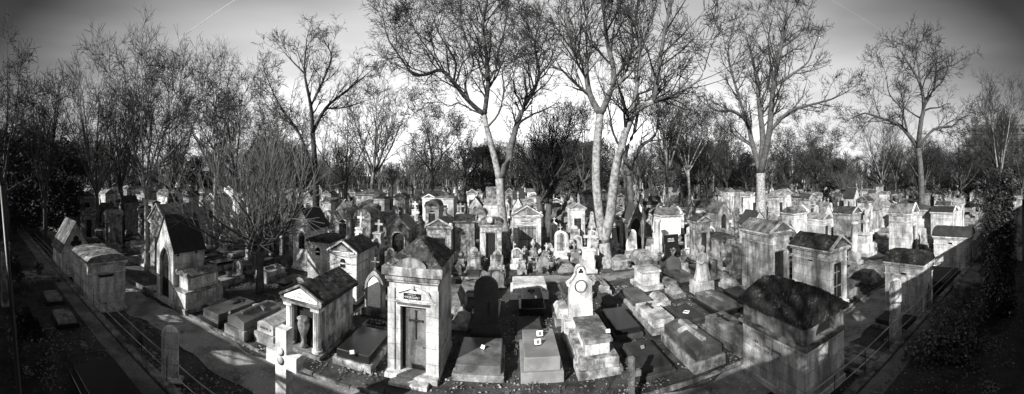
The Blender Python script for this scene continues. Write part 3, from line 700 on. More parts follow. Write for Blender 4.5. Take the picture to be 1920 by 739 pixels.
for i, (x, y) in enumerate(((.72, 12.2), (.98, 12.1), (.86, 11.5))):
    if i == 0:
        c = MB(); stone_cross(c, 0, .26, .2, .035, -.02, .02); o = c.build('grave_cross', 'iron', None, loc=(1.05, 12.3, .752)); tag(o, 'small black metal cross standing on speckled granite grave', 'cross')
    else:
        q = empty('photo_plaque', (x, y, .752), .1*i, ['', 'white picture plaque nearer the small cross on speckled granite grave', 'white picture plaque nearer the front of speckled granite grave'][i], 'plaque')
        MB().box(-.12, .12, -.06, .06, 0, .04).build('foot', 'black_granite', q)
        k = MB().prism([(-.06, .04), (-.045, .04), (.02, .2), (.005, .2)], 'x', -.11, .11).build('plate', 'plaque_white', q)
        MB().prism([(-.063, .07), (-.058, .07), (-.02, .17), (-.025, .17)], 'x', -.05, .05).build('picture', 'dirty_stone', k)
pg(grave('low dark mottled slab behind the speckled granite grave', 1.2, 2.0, .22, 'flat', 'slate_roof', 'slate_roof'), .1, 1.35, 13.2, 15.3)
pg(grave('glossy black raised tomb with a small cross at its near edge, centre', 1.25, 1.7, .75, 'flat', 'black_granite', 'black_granite', 'small'), .3, 1.6, 15.7, 17.4, 'the glossy black raised tomb')
r = pg(grave('white slab tomb with cursive name on its front edge behind the glossy black tomb', 2.0, 1.9, .7, 'flat', 'white_marble', 'white_marble'), -.1, 1.95, 17.8, 19.6, 'the white slab with cursive name')
text_mesh('Lambourier', .26, 'lettering', 'letter_dark', r, (.2, -.853, .5), (pi/2, 0, 0), 1.3)
# trefoil stele and its sarcophagus
def trefoil_stele():
    r = empty('headstone', (0, 0, 0), 0, 'tall pale headstone with trefoil crown and round medallion, right of centre', 'headstone')
    x0, x1 = 2.15, 3.45; 
    MB().box(-.72, .72, -.45, .32, 0, .75, .03, .008).build('base', 'stained_stone', r)
    P = [(-.5, .75), (.5, .75), (.46, 2.0), (.56, 2.05), (.58, 2.14), (.5, 2.2), (.34, 2.3), (.22, 2.5)]
    P += [(.22*cos(a), 2.62+.24*sin(a)) for a in [pi*i/10 for i in range(0, 11)]]
    P += [(-.22, 2.5), (-.34, 2.3), (-.5, 2.2), (-.58, 2.14), (-.56, 2.05), (-.46, 2.0)]
    tb = MB().prism(P, 'y', -.14, .14).build('tablet', 'plain_pale_stone', r)
    m = MB(); m.tube([(.24*cos(a), -.15, 2.02+.24*sin(a)) for a in [2*pi*i/20 for i in range(21)]], .03, 6); m.build('medallion_ring', 'dirty_stone', tb)
    t = MB()
    for k, a in enumerate((pi/2, pi/2+2.094, pi/2-2.094)): t.prism([(.055*cos(a)+.055*cos(q), 2.62+.055*sin(a)+.055*sin(q)) for q in [i*pi/6 for i in range(12)]], 'y', -.146-.001*k, -.1)
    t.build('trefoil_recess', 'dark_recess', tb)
    mm = MB(); mm.tube([(x, -.145, z) for x, z in [(.5*.98, 2.16), (.36, 2.27), (.2, 2.5), (.2, 2.62), (.13, 2.79), (0, 2.84), (-.13, 2.79), (-.2, 2.62), (-.2, 2.5), (-.36, 2.27), (-.49, 2.16)]], .03, 6); mm.build('moulding', 'weathered_stone', tb)
    pg(r, 2.1, 3.4, 13.25, 13.95, 'the trefoil-crowned headstone')
    g = grave('stepped stained sarcophagus in front of the trefoil-crowned headstone', 1.5, 2.6, .55, 'flat', 'weathered_stone', 'weathered_stone', name='sarcophagus', cat='sarcophagus')
    MB().box(-.42, .42, -.9, 1.0, .552, .95, .04, .012).build('coffer', 'stained_stone', g)
    MB().box(-.5, .5, -.98, 1.05, .952, 1.06, .03, .01).build('lid', 'dirty_stone', g)
    pg(g, 2.05, 3.6, 10.6, 13.1, 'the stepped sarcophagus')
trefoil_stele()
pg(grave('pale rounded child-size grave left of the trefoil-crowned headstone', .85, 1.7, .6, 'coped', 'pale_ledger', 'weathered_stone'), 1.85, 2.7, 14.5, 16.2)
# free-standing crosses
def cross_mon(label, x, y, h, w, t, z=0, m='weathered_stone'):
    r = empty('stone_cross', (x, y, z), 0, label, 'cross'); c = MB(); stone_cross(c, 0, h, w, t, -t*.4, t*.4); c.build('shaft', m, r)
    MB().box(-t*.9, t*.9, -t*.8, t*.8, 0, .18, .02).build('base', m, r)
    return r
r = cross_mon('big chunky stone cross with carved rosette in the left foreground', -5.68, 7.2, 2.4, 1.02, .36, 0, 'plain_pale_stone'); HERO.append((-5.45, 7.15, 'the big stone cross'))
mb = MB(); mb.lathe([(.01, 0), (.1, 0), (.12, .02), (.06, .035), (.03, .05), (.01, .05)], 12); o = mb.build('rosette', 'plain_pale_stone', r, True, (0, -.145, 1.58)); o.rotation_euler[0] = pi/2
o2 = mb.build('rosette', 'plain_pale_stone', r, True, (0, -.145, 1.82)); o2.rotation_euler[0] = pi/2
cross_mon('small dark worn cross at the bottom edge right of centre', 3.3, 9.05, 1.35, .55, .16, 0, 'dirty_stone')
# right foreground slabs
pg(grave('large dark flat slab lying low, right of the stepped sarcophagus', 1.25, 2.15, .25, 'flat', 'slate_roof', 'slate_roof'), 3.95, 5.2, 9.95, 12.1, 'the large dark flat slab')
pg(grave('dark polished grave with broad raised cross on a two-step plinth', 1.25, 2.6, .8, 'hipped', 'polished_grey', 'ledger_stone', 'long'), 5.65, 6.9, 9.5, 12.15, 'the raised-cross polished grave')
pg(grave('smooth grey slab grave with small black cross, left behind the lichen-roofed mausoleum', 1.15, 2.6, .65, 'flat', 'ledger_stone', 'ledger_stone', 'small'), 7.5, 8.65, 9.5, 12.1, 'the smooth grey slab with small cross')
pg(grave('light granite slab grave with small dark cross at its head end', 1.15, 2.3, .55, 'flat', 'pale_ledger', 'ledger_stone', 'small'), 5.5, 6.65, 12.6, 14.9, 'the light granite slab')
pg(grave('mirror-smooth grey slab behind the light granite slab', 1.15, 2.1, .45, 'flat', 'polished_grey', 'ledger_stone'), 5.6, 6.75, 15.25, 17.35)
pg(grave('black slab grave between the trefoil headstone and the light granite slab', 1.2, 2.4, .4, 'flat', 'black_granite', 'slate_roof'), 3.95, 5.15, 12.7, 15.1)
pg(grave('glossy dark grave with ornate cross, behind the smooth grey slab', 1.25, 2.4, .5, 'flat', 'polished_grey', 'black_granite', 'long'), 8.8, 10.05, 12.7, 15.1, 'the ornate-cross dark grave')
pg(grave('low dark stone slab with a white frame marker lying on it', 1.2, 2.0, .2, 'flat', 'slate_roof', 'slate_roof'), 7.1, 8.3, 12.7, 14.7)
f = MB()
for a, b in (((-.16, 0), (0, .16)), ((0, .16), (.16, 0)), ((.16, 0), (0, -.16)), ((0, -.16), (-.16, 0))):
    f.tube([(a[0], a[1], .02), (b[0], b[1], .02)], .025, 4)
o = f.build('frame_marker', 'plaque_white', None, loc=(7.62, 13.6, .22)); tag(o, 'small white diamond-shaped frame lying on a dark slab', 'marker')
MB().lathe([(.06, 0), (.1, .05), (.09, .12), (.02, .15)], 10).build('stone_ball', 'iron', None, True, (8.35, 10.1, .65)); tag(COL.objects[-1], 'small dark round urn lid on the smooth grey slab grave', 'ornament')
r = empty('pedestal_tomb', (0, 0, 0), 0, 'bright square pedestal block tomb on a wide step, right of the forked tree', 'tomb')
MB().box(-.7, .7, -.9, .9, 0, .25, .03).build('step', 'plain_pale_stone', r); MB().box(-.52, .52, -.7, .7, .25, .95, .02).build('block', 'stained_stone', r); MB().box(-.6, .6, -.78, .78, .952, 1.06, .02).build('cap', 'stained_stone', r)
pg(r, 7.0, 8.35, 17.6, 19.3, 'the bright pedestal block')
# draped statue
def statue():
    r = empty('draped_statue', (0, 0, 0), 0, 'weathered draped mourning figure on a square pedestal among the right slabs', 'statue')
    MB().box(-.52, .52, -.48, .48, 0, .7, .03, .01).build('pedestal', 'stained_stone', r)
    mb = MB(); n = 40; prof = [(.47, .7), (.46, .8), (.40, 1.05), (.35, 1.3), (.33, 1.55), (.3, 1.75), (.27, 1.9), (.29, 2.02), (.27, 2.12), (.16, 2.2), (.1, 2.25), (.115, 2.3), (.15, 2.36), (.155, 2.46), (.13, 2.56), (.07, 2.62), (.01, 2.64)]
    b = 0; rr = random.Random(7); ph = [rr.uniform(0, 6.28) for _ in range(4)]
    for k, (q, z) in enumerate(prof):
        fold = max(0, (2.0-z)/1.3)*.1+.015
        ox = .03*sin(z*2); oy = -.10*max(0, z-2.0)*1.5
        for i in range(n):
            a = 2*pi*i/n; wid = 1.12 if 1.8 < z < 2.15 else 1; dep = .72 if 1.7 < z < 2.2 else .9
            f = 1+fold*(sin(5*a+ph[0]+z*1.1)+.6*sin(9*a+ph[1]-z)+.3*sin(14*a+ph[2]))
            mb.v.append((q*f*wid*cos(a)+ox, q*f*dep*sin(a)+oy, z))
    for k in range(len(prof)-1): mb.quadstrip(0, n, k*n, (k+1)*n)
    mb.f.append(tuple(reversed(range(n)))); mb.f.append(tuple((len(prof)-1)*n+i for i in range(n)))
    for s in (-1, 1): mb.tube([(s*.27, -.02, 2.05), (s*.33, -.1, 1.8), (s*.2, -.3, 1.68), (s*.02, -.34, 1.85)], [.1, .09, .07, .05], 10)
    mb.build('figure', 'plain_pale_stone', r, True)
    pg(r, 9.4, 10.5, 15.5, 16.5, 'the draped statue')
statue()
r = pillar('broken stone column drum standing right of the draped statue', .6, 1.1, 'column', 'weathered_stone', 'column_stump', 'column'); 
for k in list(kids(r))[1:]: bpy.data.objects.remove(k)
MB().lathe([(.33, .25), (.31, .4), (.33, 1.0), (.36, 1.28), (.3, 1.36)], 18).build('drum', 'weathered_stone', r, True); pg(r, 11.0, 11.8, 16.8, 17.6)
r = pg(headstone('polished black headstone with pale inscription lines and flower bed at its foot', 1.15, 1.9, 'flat', 'black_granite', .22, .25, panel=False), 11.2, 12.5, 23.3, 23.8, 'the polished black inscribed headstone')
s = MB(); strokes(s, -.05, -.112, 1.35, 1.65, .6, 3, seed=8); s.build('inscription', 'letter_light', r)
pg(grave('flower-planted black kerb grave before the polished black headstone', 1.4, 1.7, .35, 'bed', 'black_granite', 'black_granite'), 11.2, 12.6, 21.4, 23.1)
# row behind path, centre
pg(headstone('short round-topped pale headstone on stepped base, left of centre', .72, 1.45, 'rounded', 'plain_pale_stone', .2, .65), -.1, .75, 23.3, 23.9, 'the short round-topped pale headstone')
pg(headstone('tall white arched headstone with small finial, left of its twin at centre', .85, 2.35, 'rounded', 'white_marble', .22, .75, cross=True), 3.1, 4.1, 25.0, 25.5, 'the tall white arched headstone')
pg(headstone('white tapered shield-shaped headstone just right of the tall white arched one', .85, 1.75, 'tapered', 'white_marble', .18, .35), 4.75, 5.65, 26.4, 26.9, 'the white tapered headstone')
pg(headstone('slender gabled white shrine headstone with finial behind the white pair', .7, 2.3, 'gabled', 'white_marble', .3, .5, cross=True), 3.3, 4.3, 30.2, 31)
pg(grave('mossy planted grave in front of the tall white arched headstone', 1.2, 1.9, .5, 'coped', 'dirty_stone', 'dirty_stone'), 3.0, 4.3, 22.4, 24.3)
pg(headstone('grey coped upright stone with flat top beside the forked pale tree', .75, 1.75, 'tapered', 'grey_stone', .3, .5), 6.9, 7.8, 24.5, 25.2)
pg(grave('broad stepped grave before the grey upright stone near the forked tree', 1.4, 2.0, .6, 'flat', 'ledger_stone', 'ledger_stone'), 6.9, 8.1, 22.2, 24.2)
pg(grave('gabled stone coffer grave left of the black inscribed headstone', 1.5, 2.0, .9, 'coped', 'ledger_stone', 'grey_stone', None), 8.6, 10.2, 22.3, 24.4)
# cross pedestal right
r = pg(pillar('bright white cross on stepped pedestal to the right', .9, 3.2, 'cross', 'white_marble', 'cross_monument', 'cross'), 23.4, 24.4, 13.7, 14.7, 'the bright white cross pedestal')
pg(pillar('tall plain white column to the left of the white cross pedestal', .6, 3.1, 'column', 'plain_pale_stone', 'column', 'column'), 20.6, 21.5, 13.0, 13.8, 'the tall white column')
pg(pillar('small pointed obelisk left behind the right railing tombs', .55, 2.1, 'obelisk', 'weathered_stone'), 26.4, 27.2, 9.8, 10.6)
# weathered pillar right by the railing
def rotten_pillar():
    r = empty('weathered_pillar', (12.0, 5.75, 0), 0, 'peeling weathered upright pillar stone standing just behind the right railing', 'pillar')
    mb = MB(); n = 20; rr = random.Random(2); L = 16
    for k in range(L+1):
        z = 2.3*k/L
        for i in range(n):
            a = 2*pi*i/n; q = .3/max(abs(cos(a)), abs(sin(a)))**.75*(1+rr.uniform(-.15, .12))*(1-.1*(k/L)**3)
            mb.v.append((q*cos(a), q*.6*sin(a), z+(rr.uniform(-.3, .16) if k == L else 0)))
    for k in range(L): mb.quadstrip(0, n, k*n, (k+1)*n)
    mb.f.append(tuple(L*n+i for i in range(n)))
    mb.build('shaft', 'brightened_stone', r); MB().box(-.42, .42, -.3, .3, 0, .2, .03, .02).build('base', 'dirty_stone', r); occ(11.6, 12.4, 5.4, 6.1); HERO.append((12, 5.75, 'the peeling pillar'))
rotten_pillar()
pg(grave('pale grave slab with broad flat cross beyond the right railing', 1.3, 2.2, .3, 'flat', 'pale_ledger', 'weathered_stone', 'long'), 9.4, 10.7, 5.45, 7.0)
pg(grave('low black kerb grave between the lichen-roofed mausoleum and the peeling pillar', 1.6, 1.6, .5, 'flat', 'black_granite', 'black_granite'), 10.4, 12.2, 6.4, 7.4) if False else None
pg(grave('sunken dark kerbed grave right of the peeling pillar', 1.2, 1.7, .35, 'flat', 'slate_roof', 'dirty_stone'), 12.7, 13.9, 5.5, 7.2)
pg(grave('broad dark tomb slab between round-roofed and barrel-roofed mausoleums at right', 3.2, 2.0, .7, 'flat', 'slate_roof', 'black_granite'), 17.4, 20.8, 5.5, 7.4)
# near-left pieces behind railing: pair of steles leaning by the path
r = headstone('narrow round-topped stone slab leaning behind the left railing', .55, 1.7, 'rounded', 'brightened_stone', .14, .1, panel=False); r.location = (-9.15, 5.85, 0); r.rotation_euler = (0, 0, .75); HERO.append((-9.15, 5.85, 'the round-topped slab at the left railing')); occ(-9.6, -8.7, 5.5, 6.2)
r = headstone('lower mossy broken stone farther left behind the left railing', .5, 1.1, 'rounded', 'dirty_stone', .14, .1, panel=False); r.location = (-11.3, 5.8, 0); r.rotation_euler = (0, 0, .9); occ(-11.8, -10.8, 5.5, 6.2)

# --- terrace pieces (z = .5)
TZ = .5
pg(grave('pale ledger slab farthest along the left terrace beneath a potted bush', 1.6, 2.2, .3, 'flat', 'ledger_stone', 'dirty_stone'), -20.5, -18.2, 3.0, 4.2, None, TZ)
pg(grave('short grey ledger slab on the left terrace, middle of three', 1.3, .9, .3, 'flat', 'ledger_stone', 'slate_roof'), -17.0, -14.9, 3.1, 4.2, None, TZ)
pg(grave('thick smooth ledger slab on the left terrace, nearest of three', 1.3, .9, .32, 'flat', 'ledger_stone', 'black_granite'), -14.4, -12.6, 3.0, 4.15, 'the nearest ledger on the left terrace', TZ)
pg(grave('large black kerbed tomb sunk in deep shade on the left terrace', 3.0, 1.5, .35, 'flat', 'black_granite', 'black_granite'), -9.9, -6.9, 2.7, 4.3, None, TZ)
r = potted('bushy pot plant standing on the far left terrace slab', 1.3); r.location = (-19.2, 3.6, TZ+.3)
def carved_post(label, x, y, h, w, z=TZ, m='weathered_stone', cap=True):
    r = empty('stone_post', (x, y, z), .2, label, 'post')
    MB().box(-w/2, w/2, -w/2, w/2, 0, h, .03, .01).build('shaft', m, r)
    if cap: MB().lathe([(w*.5, h), (w*.72, h+.1), (w*.6, h+.2), (w*.75, h+.32), (w*.6, h+.42)], 12).build('capital', m, r, True)
    return r
carved_post('slim stone post with carved capital at the far left edge', -15.6, 1.35, 2.5, .34)
r = carved_post('short broken stone post leaning in the bottom left corner', -6.9, 1.75, 1.15, .3, cap=False); r.rotation_euler = (.15, .12, .3)
p0 = PT(36, 739, 4.2); p1 = PT(9, 420, 4.6); dirv = (p1-p0); k = (p0.z-TZ)/dirv.z; base = p0-dirv*k; top = p1+dirv*.25
mb = MB().tube([tuple(base), tuple(top)], [.035, .028], 10); o = mb.build('metal_pole', 'iron', None, True); me = o.data
for v in me.vertices: v.co -= base
o.location = base; tag(o, 'thin leaning metal pole at the far left edge of the view', 'pole')
# dead timber frame
r = empty('timber_frame', (17.2, 3.6, TZ), .25, 'broken white beams lying crossed on a low grave on the right terrace', 'beams')
MB().box(-.9, .7, -.12, .12, .55, .75, .02, .02).build('beam', 'timber', r); MB().box(-.8, .8, .9, 1.06, .5, .62, .02, .02).build('beam', 'timber', r)
b = MB().box(-.06, .06, -.7, .7, 0, .12, .01, .01).build('beam', 'timber', r); b.location = (-.7, .45, .6); b.rotation_euler = (.3, 0, .25)
MB().box(-.9, .9, -.5, 1.2, 0, .5, .03, .02).build('kerb', 'dirty_stone', r)

# --- railing
def railing():
    r = empty('railing', (0, 5.2, TZ), 0, 'thin worn iron railing with two rails running along the terrace edge', 'railing')
    rr = random.Random(3); zs = {}
    xs = [-30+1.55*i for i in range(40)]
    for x in xs: zs[x] = .82+rr.uniform(-.03, .03)
    for nm, k, q in (('top_rail', 1.0, .019), ('lower_rail', .52, .011)):
        pts = []
        for x in xs: pts += [(x, rr.uniform(-.01, .01), zs[x]*k)]
        MB().tube(pts, q, 6).build(nm, 'worn_rail', r)
    for x in xs:
        MB().tube([(x, 0, 0), (x, 0, zs[x])], .014, 6).build('post', 'iron', r)
railing()

# ================================================================== GROUND
def gz(x, y): return -.5*math.exp(-(((x+17)/3.2)**2+((y-7)/2.2)**2))
def ground():
    xs = np.concatenate([np.linspace(-1500, -80, 8), np.linspace(-60, 60, 241), np.linspace(80, 1500, 8)])
    ys = np.concatenate([np.linspace(-1500, -80, 6), np.linspace(-40, 4.8, 12), np.linspace(5, 45, 81), np.linspace(50, 200, 16), np.linspace(260, 1500, 5)])
    v = []; rr = np.random.default_rng(1)
    for y in ys:
        for x in xs:
            n = .035*math.sin(x*1.7+y*.6)*math.sin(y*1.3-x*.4)+rr.uniform(-.012, .012) if abs(x) < 60 and 5 < y < 46 else 0
            path = (6.9 < y < 9.3)
            v.append((x, y, gz(x, y)+n*(.35 if path else 1)-.02))
    W = len(xs); f = [(j*W+i, j*W+i+1, (j+1)*W+i+1, (j+1)*W+i) for j in range(len(ys)-1) for i in range(W-1)]
    me = bpy.data.meshes.new('ground'); me.from_pydata(v, [], f); me.materials.append(MATS['soil']); me.polygons.foreach_set('use_smooth', [True]*len(me.polygons))
    o = bpy.data.objects.new('ground', me); COL.objects.link(o); tag(o, kind='structure')
    for nm, ya, yb, wob in (('gravel_path', 7.35, 9.1, .12), ('earth_path', 20.2, 21.7, .15)):
        v = []; f = []; n = 400
        for i in range(n+1):
            x = -80+160*i/n if nm == 'gravel_path' else -.5+12*i/n
            for k in range(7):
                y = ya+(yb-ya)*k/6
                if k in (0, 6): y += wob*sin(x*.9+k)+.08*sin(x*3.1)+rr.uniform(-.05, .05)
                v.append((x, y, gz(x, y)+.012+.01*sin(pi*k/6)))
        for i in range(n):
            for k in range(6): f.append((i*7+k, (i+1)*7+k, (i+1)*7+k+1, i*7+k+1))
        me = bpy.data.meshes.new(nm); me.from_pydata(v, [], f); me.materials.append(MATS['gravel' if nm == 'gravel_path' else 'paving']); me.polygons.foreach_set('use_smooth', [True]*len(me.polygons))
        o = bpy.data.objects.new(nm, me); COL.objects.link(o); tag(o, kind='structure')
    MB().box(-60, 60, -.5, 5.25, -.3, TZ-.01).build('ground', 'soil', None); tag(COL.objects[-1], kind='structure')
    mb = MB(); x = -40; r2 = random.Random(4)
    while x < 40:
        L = r2.uniform(.7, 1.3); mb.box(x, x+L-.01, 5.02, 5.3, -.2, TZ+.06+r2.uniform(-.015, .015), .02, .008); x += L
    mb.build('kerb', 'dirty_stone', None); tag(COL.objects[-1], kind='structure')
    MB().box(-60, 60, 4.35, 4.95, TZ-.2, TZ+.002).build('path', 'paving', None); tag(COL.objects[-1], kind='structure')
    mb = MB(); x = -40
    while x < 40:
        L = r2.uniform(.9, 1.4); mb.box(x, x+L-.02, 9.2, 9.32, -.1, .07+r2.uniform(-.02, .02), .02, .008); x += L
    mb.build('kerb', 'weathered_stone', None); tag(COL.objects[-1], kind='structure')
ground()
def litter():
    mb = MB(); rr = random.Random(8)
    def add(n, x0, x1, y0, y1, z, s):
        C_ = [(rr.uniform(x0, x1), rr.uniform(y0, y1), rr.uniform(.08, .7)) for _ in range(n//45)]
        for _ in range(n):
            x, y, q_ = rr.choice(C_); x += rr.gauss(0, q_*1.6); y += rr.gauss(0, q_*.6)
            if not (y0 <= y <= y1): continue
            a = rr.uniform(0, 6.28); k = s*rr.uniform(.5, 1.4); b = len(mb.v); t = rr.uniform(-.5, .5)*k
            zz = z+gz(x, y)
            mb.v += [(x-k*cos(a), y-k*sin(a), zz+.01), (x+k*.6*sin(a), y-k*.6*cos(a), zz+.02+abs(t)), (x+k*cos(a), y+k*sin(a), zz+.01), (x-k*.6*sin(a), y+k*.6*cos(a), zz+.015)]; mb.f.append((b, b+1, b+2, b+3))
    add(15000, -20, 20, 5.4, 19, .0, .045); add(3500, -26, 26, 19, 30, .0, .06); add(7000, -22, 22, 1, 5.1, TZ+.005, .04)
    o = raw_build(mb, 'fallen_leaves', 'litter'); tag(o, 'scattered fallen leaves and gravel on the dark soil between graves', 'leaf litter', kind='stuff')
litter()
def weeds():
    mb = MB(); rr = random.Random(9)
    for _ in range(900):
        x, y = rr.uniform(-18, 18), rr.uniform(5.5, 26)
        if rr.random() < .25: x, y = rr.uniform(-20, 20), rr.uniform(1.2, 4.2)
        if 7 < y < 9.1 and rr.random() < .8: continue
        z = TZ if y < 5 else 0
        for k in range(16):
            a = rr.uniform(0, 6.28); q = rr.uniform(0, .16); h = rr.uniform(.06, .2); px, py = x+q*cos(a), y+q*sin(a); b = len(mb.v); w = .012
            mb.v += [(px-w, py, z), (px+w, py, z), (px+rr.uniform(-.07, .07), py+rr.uniform(-.07, .07), z+h)]; mb.f.append((b, b+1, b+2))
    o = raw_build(mb, 'grass_tufts', 'grass_mat'); tag(o, 'small tufts of winter grass and weeds between the graves', 'grass', kind='stuff')
weeds()
def plaque_on(label, x, y, z, rz=0, s=1.0, m='plaque_white'):
    r = empty('memorial_plaque', (x, y, z), rz, label, 'plaque', 'small memorial plaques on the slabs')
    MB().box(-.13*s, .13*s, -.03, .05, 0, .03).build('foot', 'black_granite', r)
    q = MB().prism([(-.03, .03), (-.015, .03), (.05, .2*s), (.035, .2*s)], 'x', -.12*s, .12*s).build('plate', m, r)
for i, (px, py, z, lb) in enumerate([(905, 655, .45, 'small plaque at the head of the wide ledger before the black headstone'), (430, 590, .55, 'small plaque on the polished black ledger right of the eared sarcophagus'), (1140, 625, 1.06, 'small plaque on the stepped sarcophagus lid'),
        (1205, 655, .26, 'small dark plaque on the large dark flat slab'), (1235, 575, .56, 'small plaque on the light granite slab'), (660, 665, .51, 'small plaque on low dark slab left of the MORGAN mausoleum'), (1005, 560, .76, 'small plaque on the glossy black raised tomb')]):
    x, y = G(px, py, z); plaque_on(lb, x, y, z, .25*i-.6, .62, 'granite' if i in (1, 3) else 'plaque_white')
# ================================================================== TREES
def seg_mesh(segs, name, m, parent, sides=3):
    if not segs: return None
    a = np.array(segs, dtype=np.float64); p0 = a[:, 0:3]; p1 = a[:, 3:6]; r0 = a[:, 6]; r1 = a[:, 7]; n = len(a)
    d = p1-p0; d /= np.maximum(np.linalg.norm(d, axis=1, keepdims=True), 1e-6)
    ref = np.where(np.abs(d[:, 2:3]) < .9, np.array([[0, 0, 1.]]), np.array([[1., 0, 0]]))
    u = np.cross(d, ref); u /= np.linalg.norm(u, axis=1, keepdims=True); w = np.cross(d, u)
    V = np.empty((n, 2, sides, 3))
    for i in range(sides):
        c, s = cos(2*pi*i/sides), sin(2*pi*i/sides); o = u*c+w*s
        V[:, 0, i] = p0+o*r0[:, None]; V[:, 1, i] = p1+o*r1[:, None]
    V = V.reshape(-1, 3); base = (np.arange(n)*2*sides)[:, None, None]
    i = np.arange(sides); j = (i+1) % sides
    q = np.stack([i, j, j+sides, i+sides], 1)[None] + base
    me = bpy.data.meshes.new(name); me.vertices.add(len(V)); me.vertices.foreach_set('co', V.ravel())
    nf = n*sides; me.loops.add(nf*4); me.loops.foreach_set('vertex_index', q.reshape(-1).astype(np.int32))
    me.polygons.add(nf); me.polygons.foreach_set('loop_start', np.arange(nf, dtype=np.int32)*4); me.polygons.foreach_set('use_smooth', np.ones(nf, bool))
    me.update(); me.validate(); me.materials.append(MATS[m])
    o = bpy.data.objects.new(name, me); COL.objects.link(o); o.parent = parent; return o
def rv(rr): return Vector((rr.gauss(0, 1), rr.gauss(0, 1), rr.gauss(0, 1)))
STY = {
 'spread': dict(wob=[.11, .13, .12, .09, .07], up=[.05, .06, .05, .04, .03], nch=[7, 5, 4, 2], ang=(26, 55), lr=(.45, .75), seg=[.9, .5, .42, .4, .35]),
 'gnarl':  dict(wob=[.18, .24, .2, .14, .1], up=[.05, .05, .04, .03, .02], nch=[7, 5, 4, 3], ang=(28, 60), lr=(.42, .72), seg=[.8, .42, .36, .32, .3]),
 'vase':   dict(wob=[.09, .10, .09, .08, .08], up=[.06, .07, .07, .05, .04], nch=[8, 5, 4, 2], ang=(22, 46), lr=(.5, .75), seg=[1.2, .7, .5, .45, .4]),
 'narrow': dict(wob=[.08, .12, .11, .10, .10], up=[.06, .07, .06, .05, .03], nch=[9, 5, 4, 2], ang=(24, 50), lr=(.45, .7), seg=[1.1, .6, .5, .4, .35]),
}
LMIN = [0, 0, 1.25, .85, .6]; LS = [1.0]
def branch(out, p, d, L, r, lvl, maxl, st, rr, rmin):
    n = max(2, int(L/st['seg'][lvl])); step = L/n; wob = st['wob'][lvl]; up = st['up'][lvl]
    kidsn = st['nch'][lvl] if lvl < maxl else 0
    ts = sorted(rr.uniform(.14, .97) for _ in range(kidsn)); ki = 0
    cr = max(rmin, r)
    for i in range(n):
        d = (d+rv(rr)*wob*.6+Vector((0, 0, up))).normalized(); q = p+d*step
        nr = max(rmin, r*(1-.8*(i+1)/n)); out.append((p.x, p.y, p.z, q.x, q.y, q.z, cr, nr))
        while ki < kidsn and ts[ki] <= (i+1)/n:
            a = radians(rr.uniform(*st['ang'])); s = rv(rr); s = (s-d*s.dot(d)).normalized()
            dd = (d*cos(a)+s*sin(a)); rem = 1-.6*ts[ki]
            branch(out, p.lerp(q, .5), dd.normalized(), max(LMIN[min(lvl+1, 4)]*LS[0], L*rr.uniform(*st['lr'])*rem), max(rmin, cr*.62), lvl+1, maxl, st, rr, rmin); ki += 1
        p = q; cr = nr
def limb_children(out, pts, rs, st, rr, rmin, spacing=.7, t0=.15, Lk=1.0, maxl=4, Lmax=4.2):
    tot = sum((pts[i+1]-pts[i]).length for i in range(len(pts)-1)); acc = 0; nxt = tot*t0
    for i in range(len(pts)-1):
        seg = (pts[i+1]-pts[i]); L = seg.length; d = seg.normalized()
        while nxt < acc+L:
            t = (nxt-acc)/L; p = pts[i]+seg*t; r = rs[i]*(1-t)+rs[i+1]*t
            a = radians(rr.uniform(*st['ang'])); s = rv(rr)+Vector((0, 0, .5)); s = (s-d*s.dot(d)).normalized()
            g = nxt/tot; ln = min(Lmax, (1.3+2.9*sin(pi*(.2+.66*g))))*rr.uniform(.65, 1.15)*Lk
            branch(out, p, (d*cos(a)+s*sin(a)).normalized(), ln, max(rmin, min(r*.55, .05+.024*ln)), 1, maxl, st, rr, rmin)
            nxt += spacing*rr.uniform(.6, 1.4)
        acc += L
    branch(out, pts[-1], (pts[-1]-pts[-2]).normalized(), 1.8*Lk, max(rmin, rs[-1]), 1, maxl, st, rr, rmin)
def smooth(pts, rs, k=3):
    P = []; R = []; n = len(pts)
    for i in range(n-1):
        a, b, c, d = pts[max(0, i-1)], pts[i], pts[i+1], pts[min(n-1, i+2)]
        for j in range(k):
            t = j/k; P.append(.5*((2*b)+(c-a)*t+(2*a-5*b+4*c-d)*t*t+(3*b-a-3*c+d)*t**3)); R.append(rs[i]*(1-t)+rs[i+1]*t)
    P.append(pts[-1]); R.append(rs[-1]); return P, R
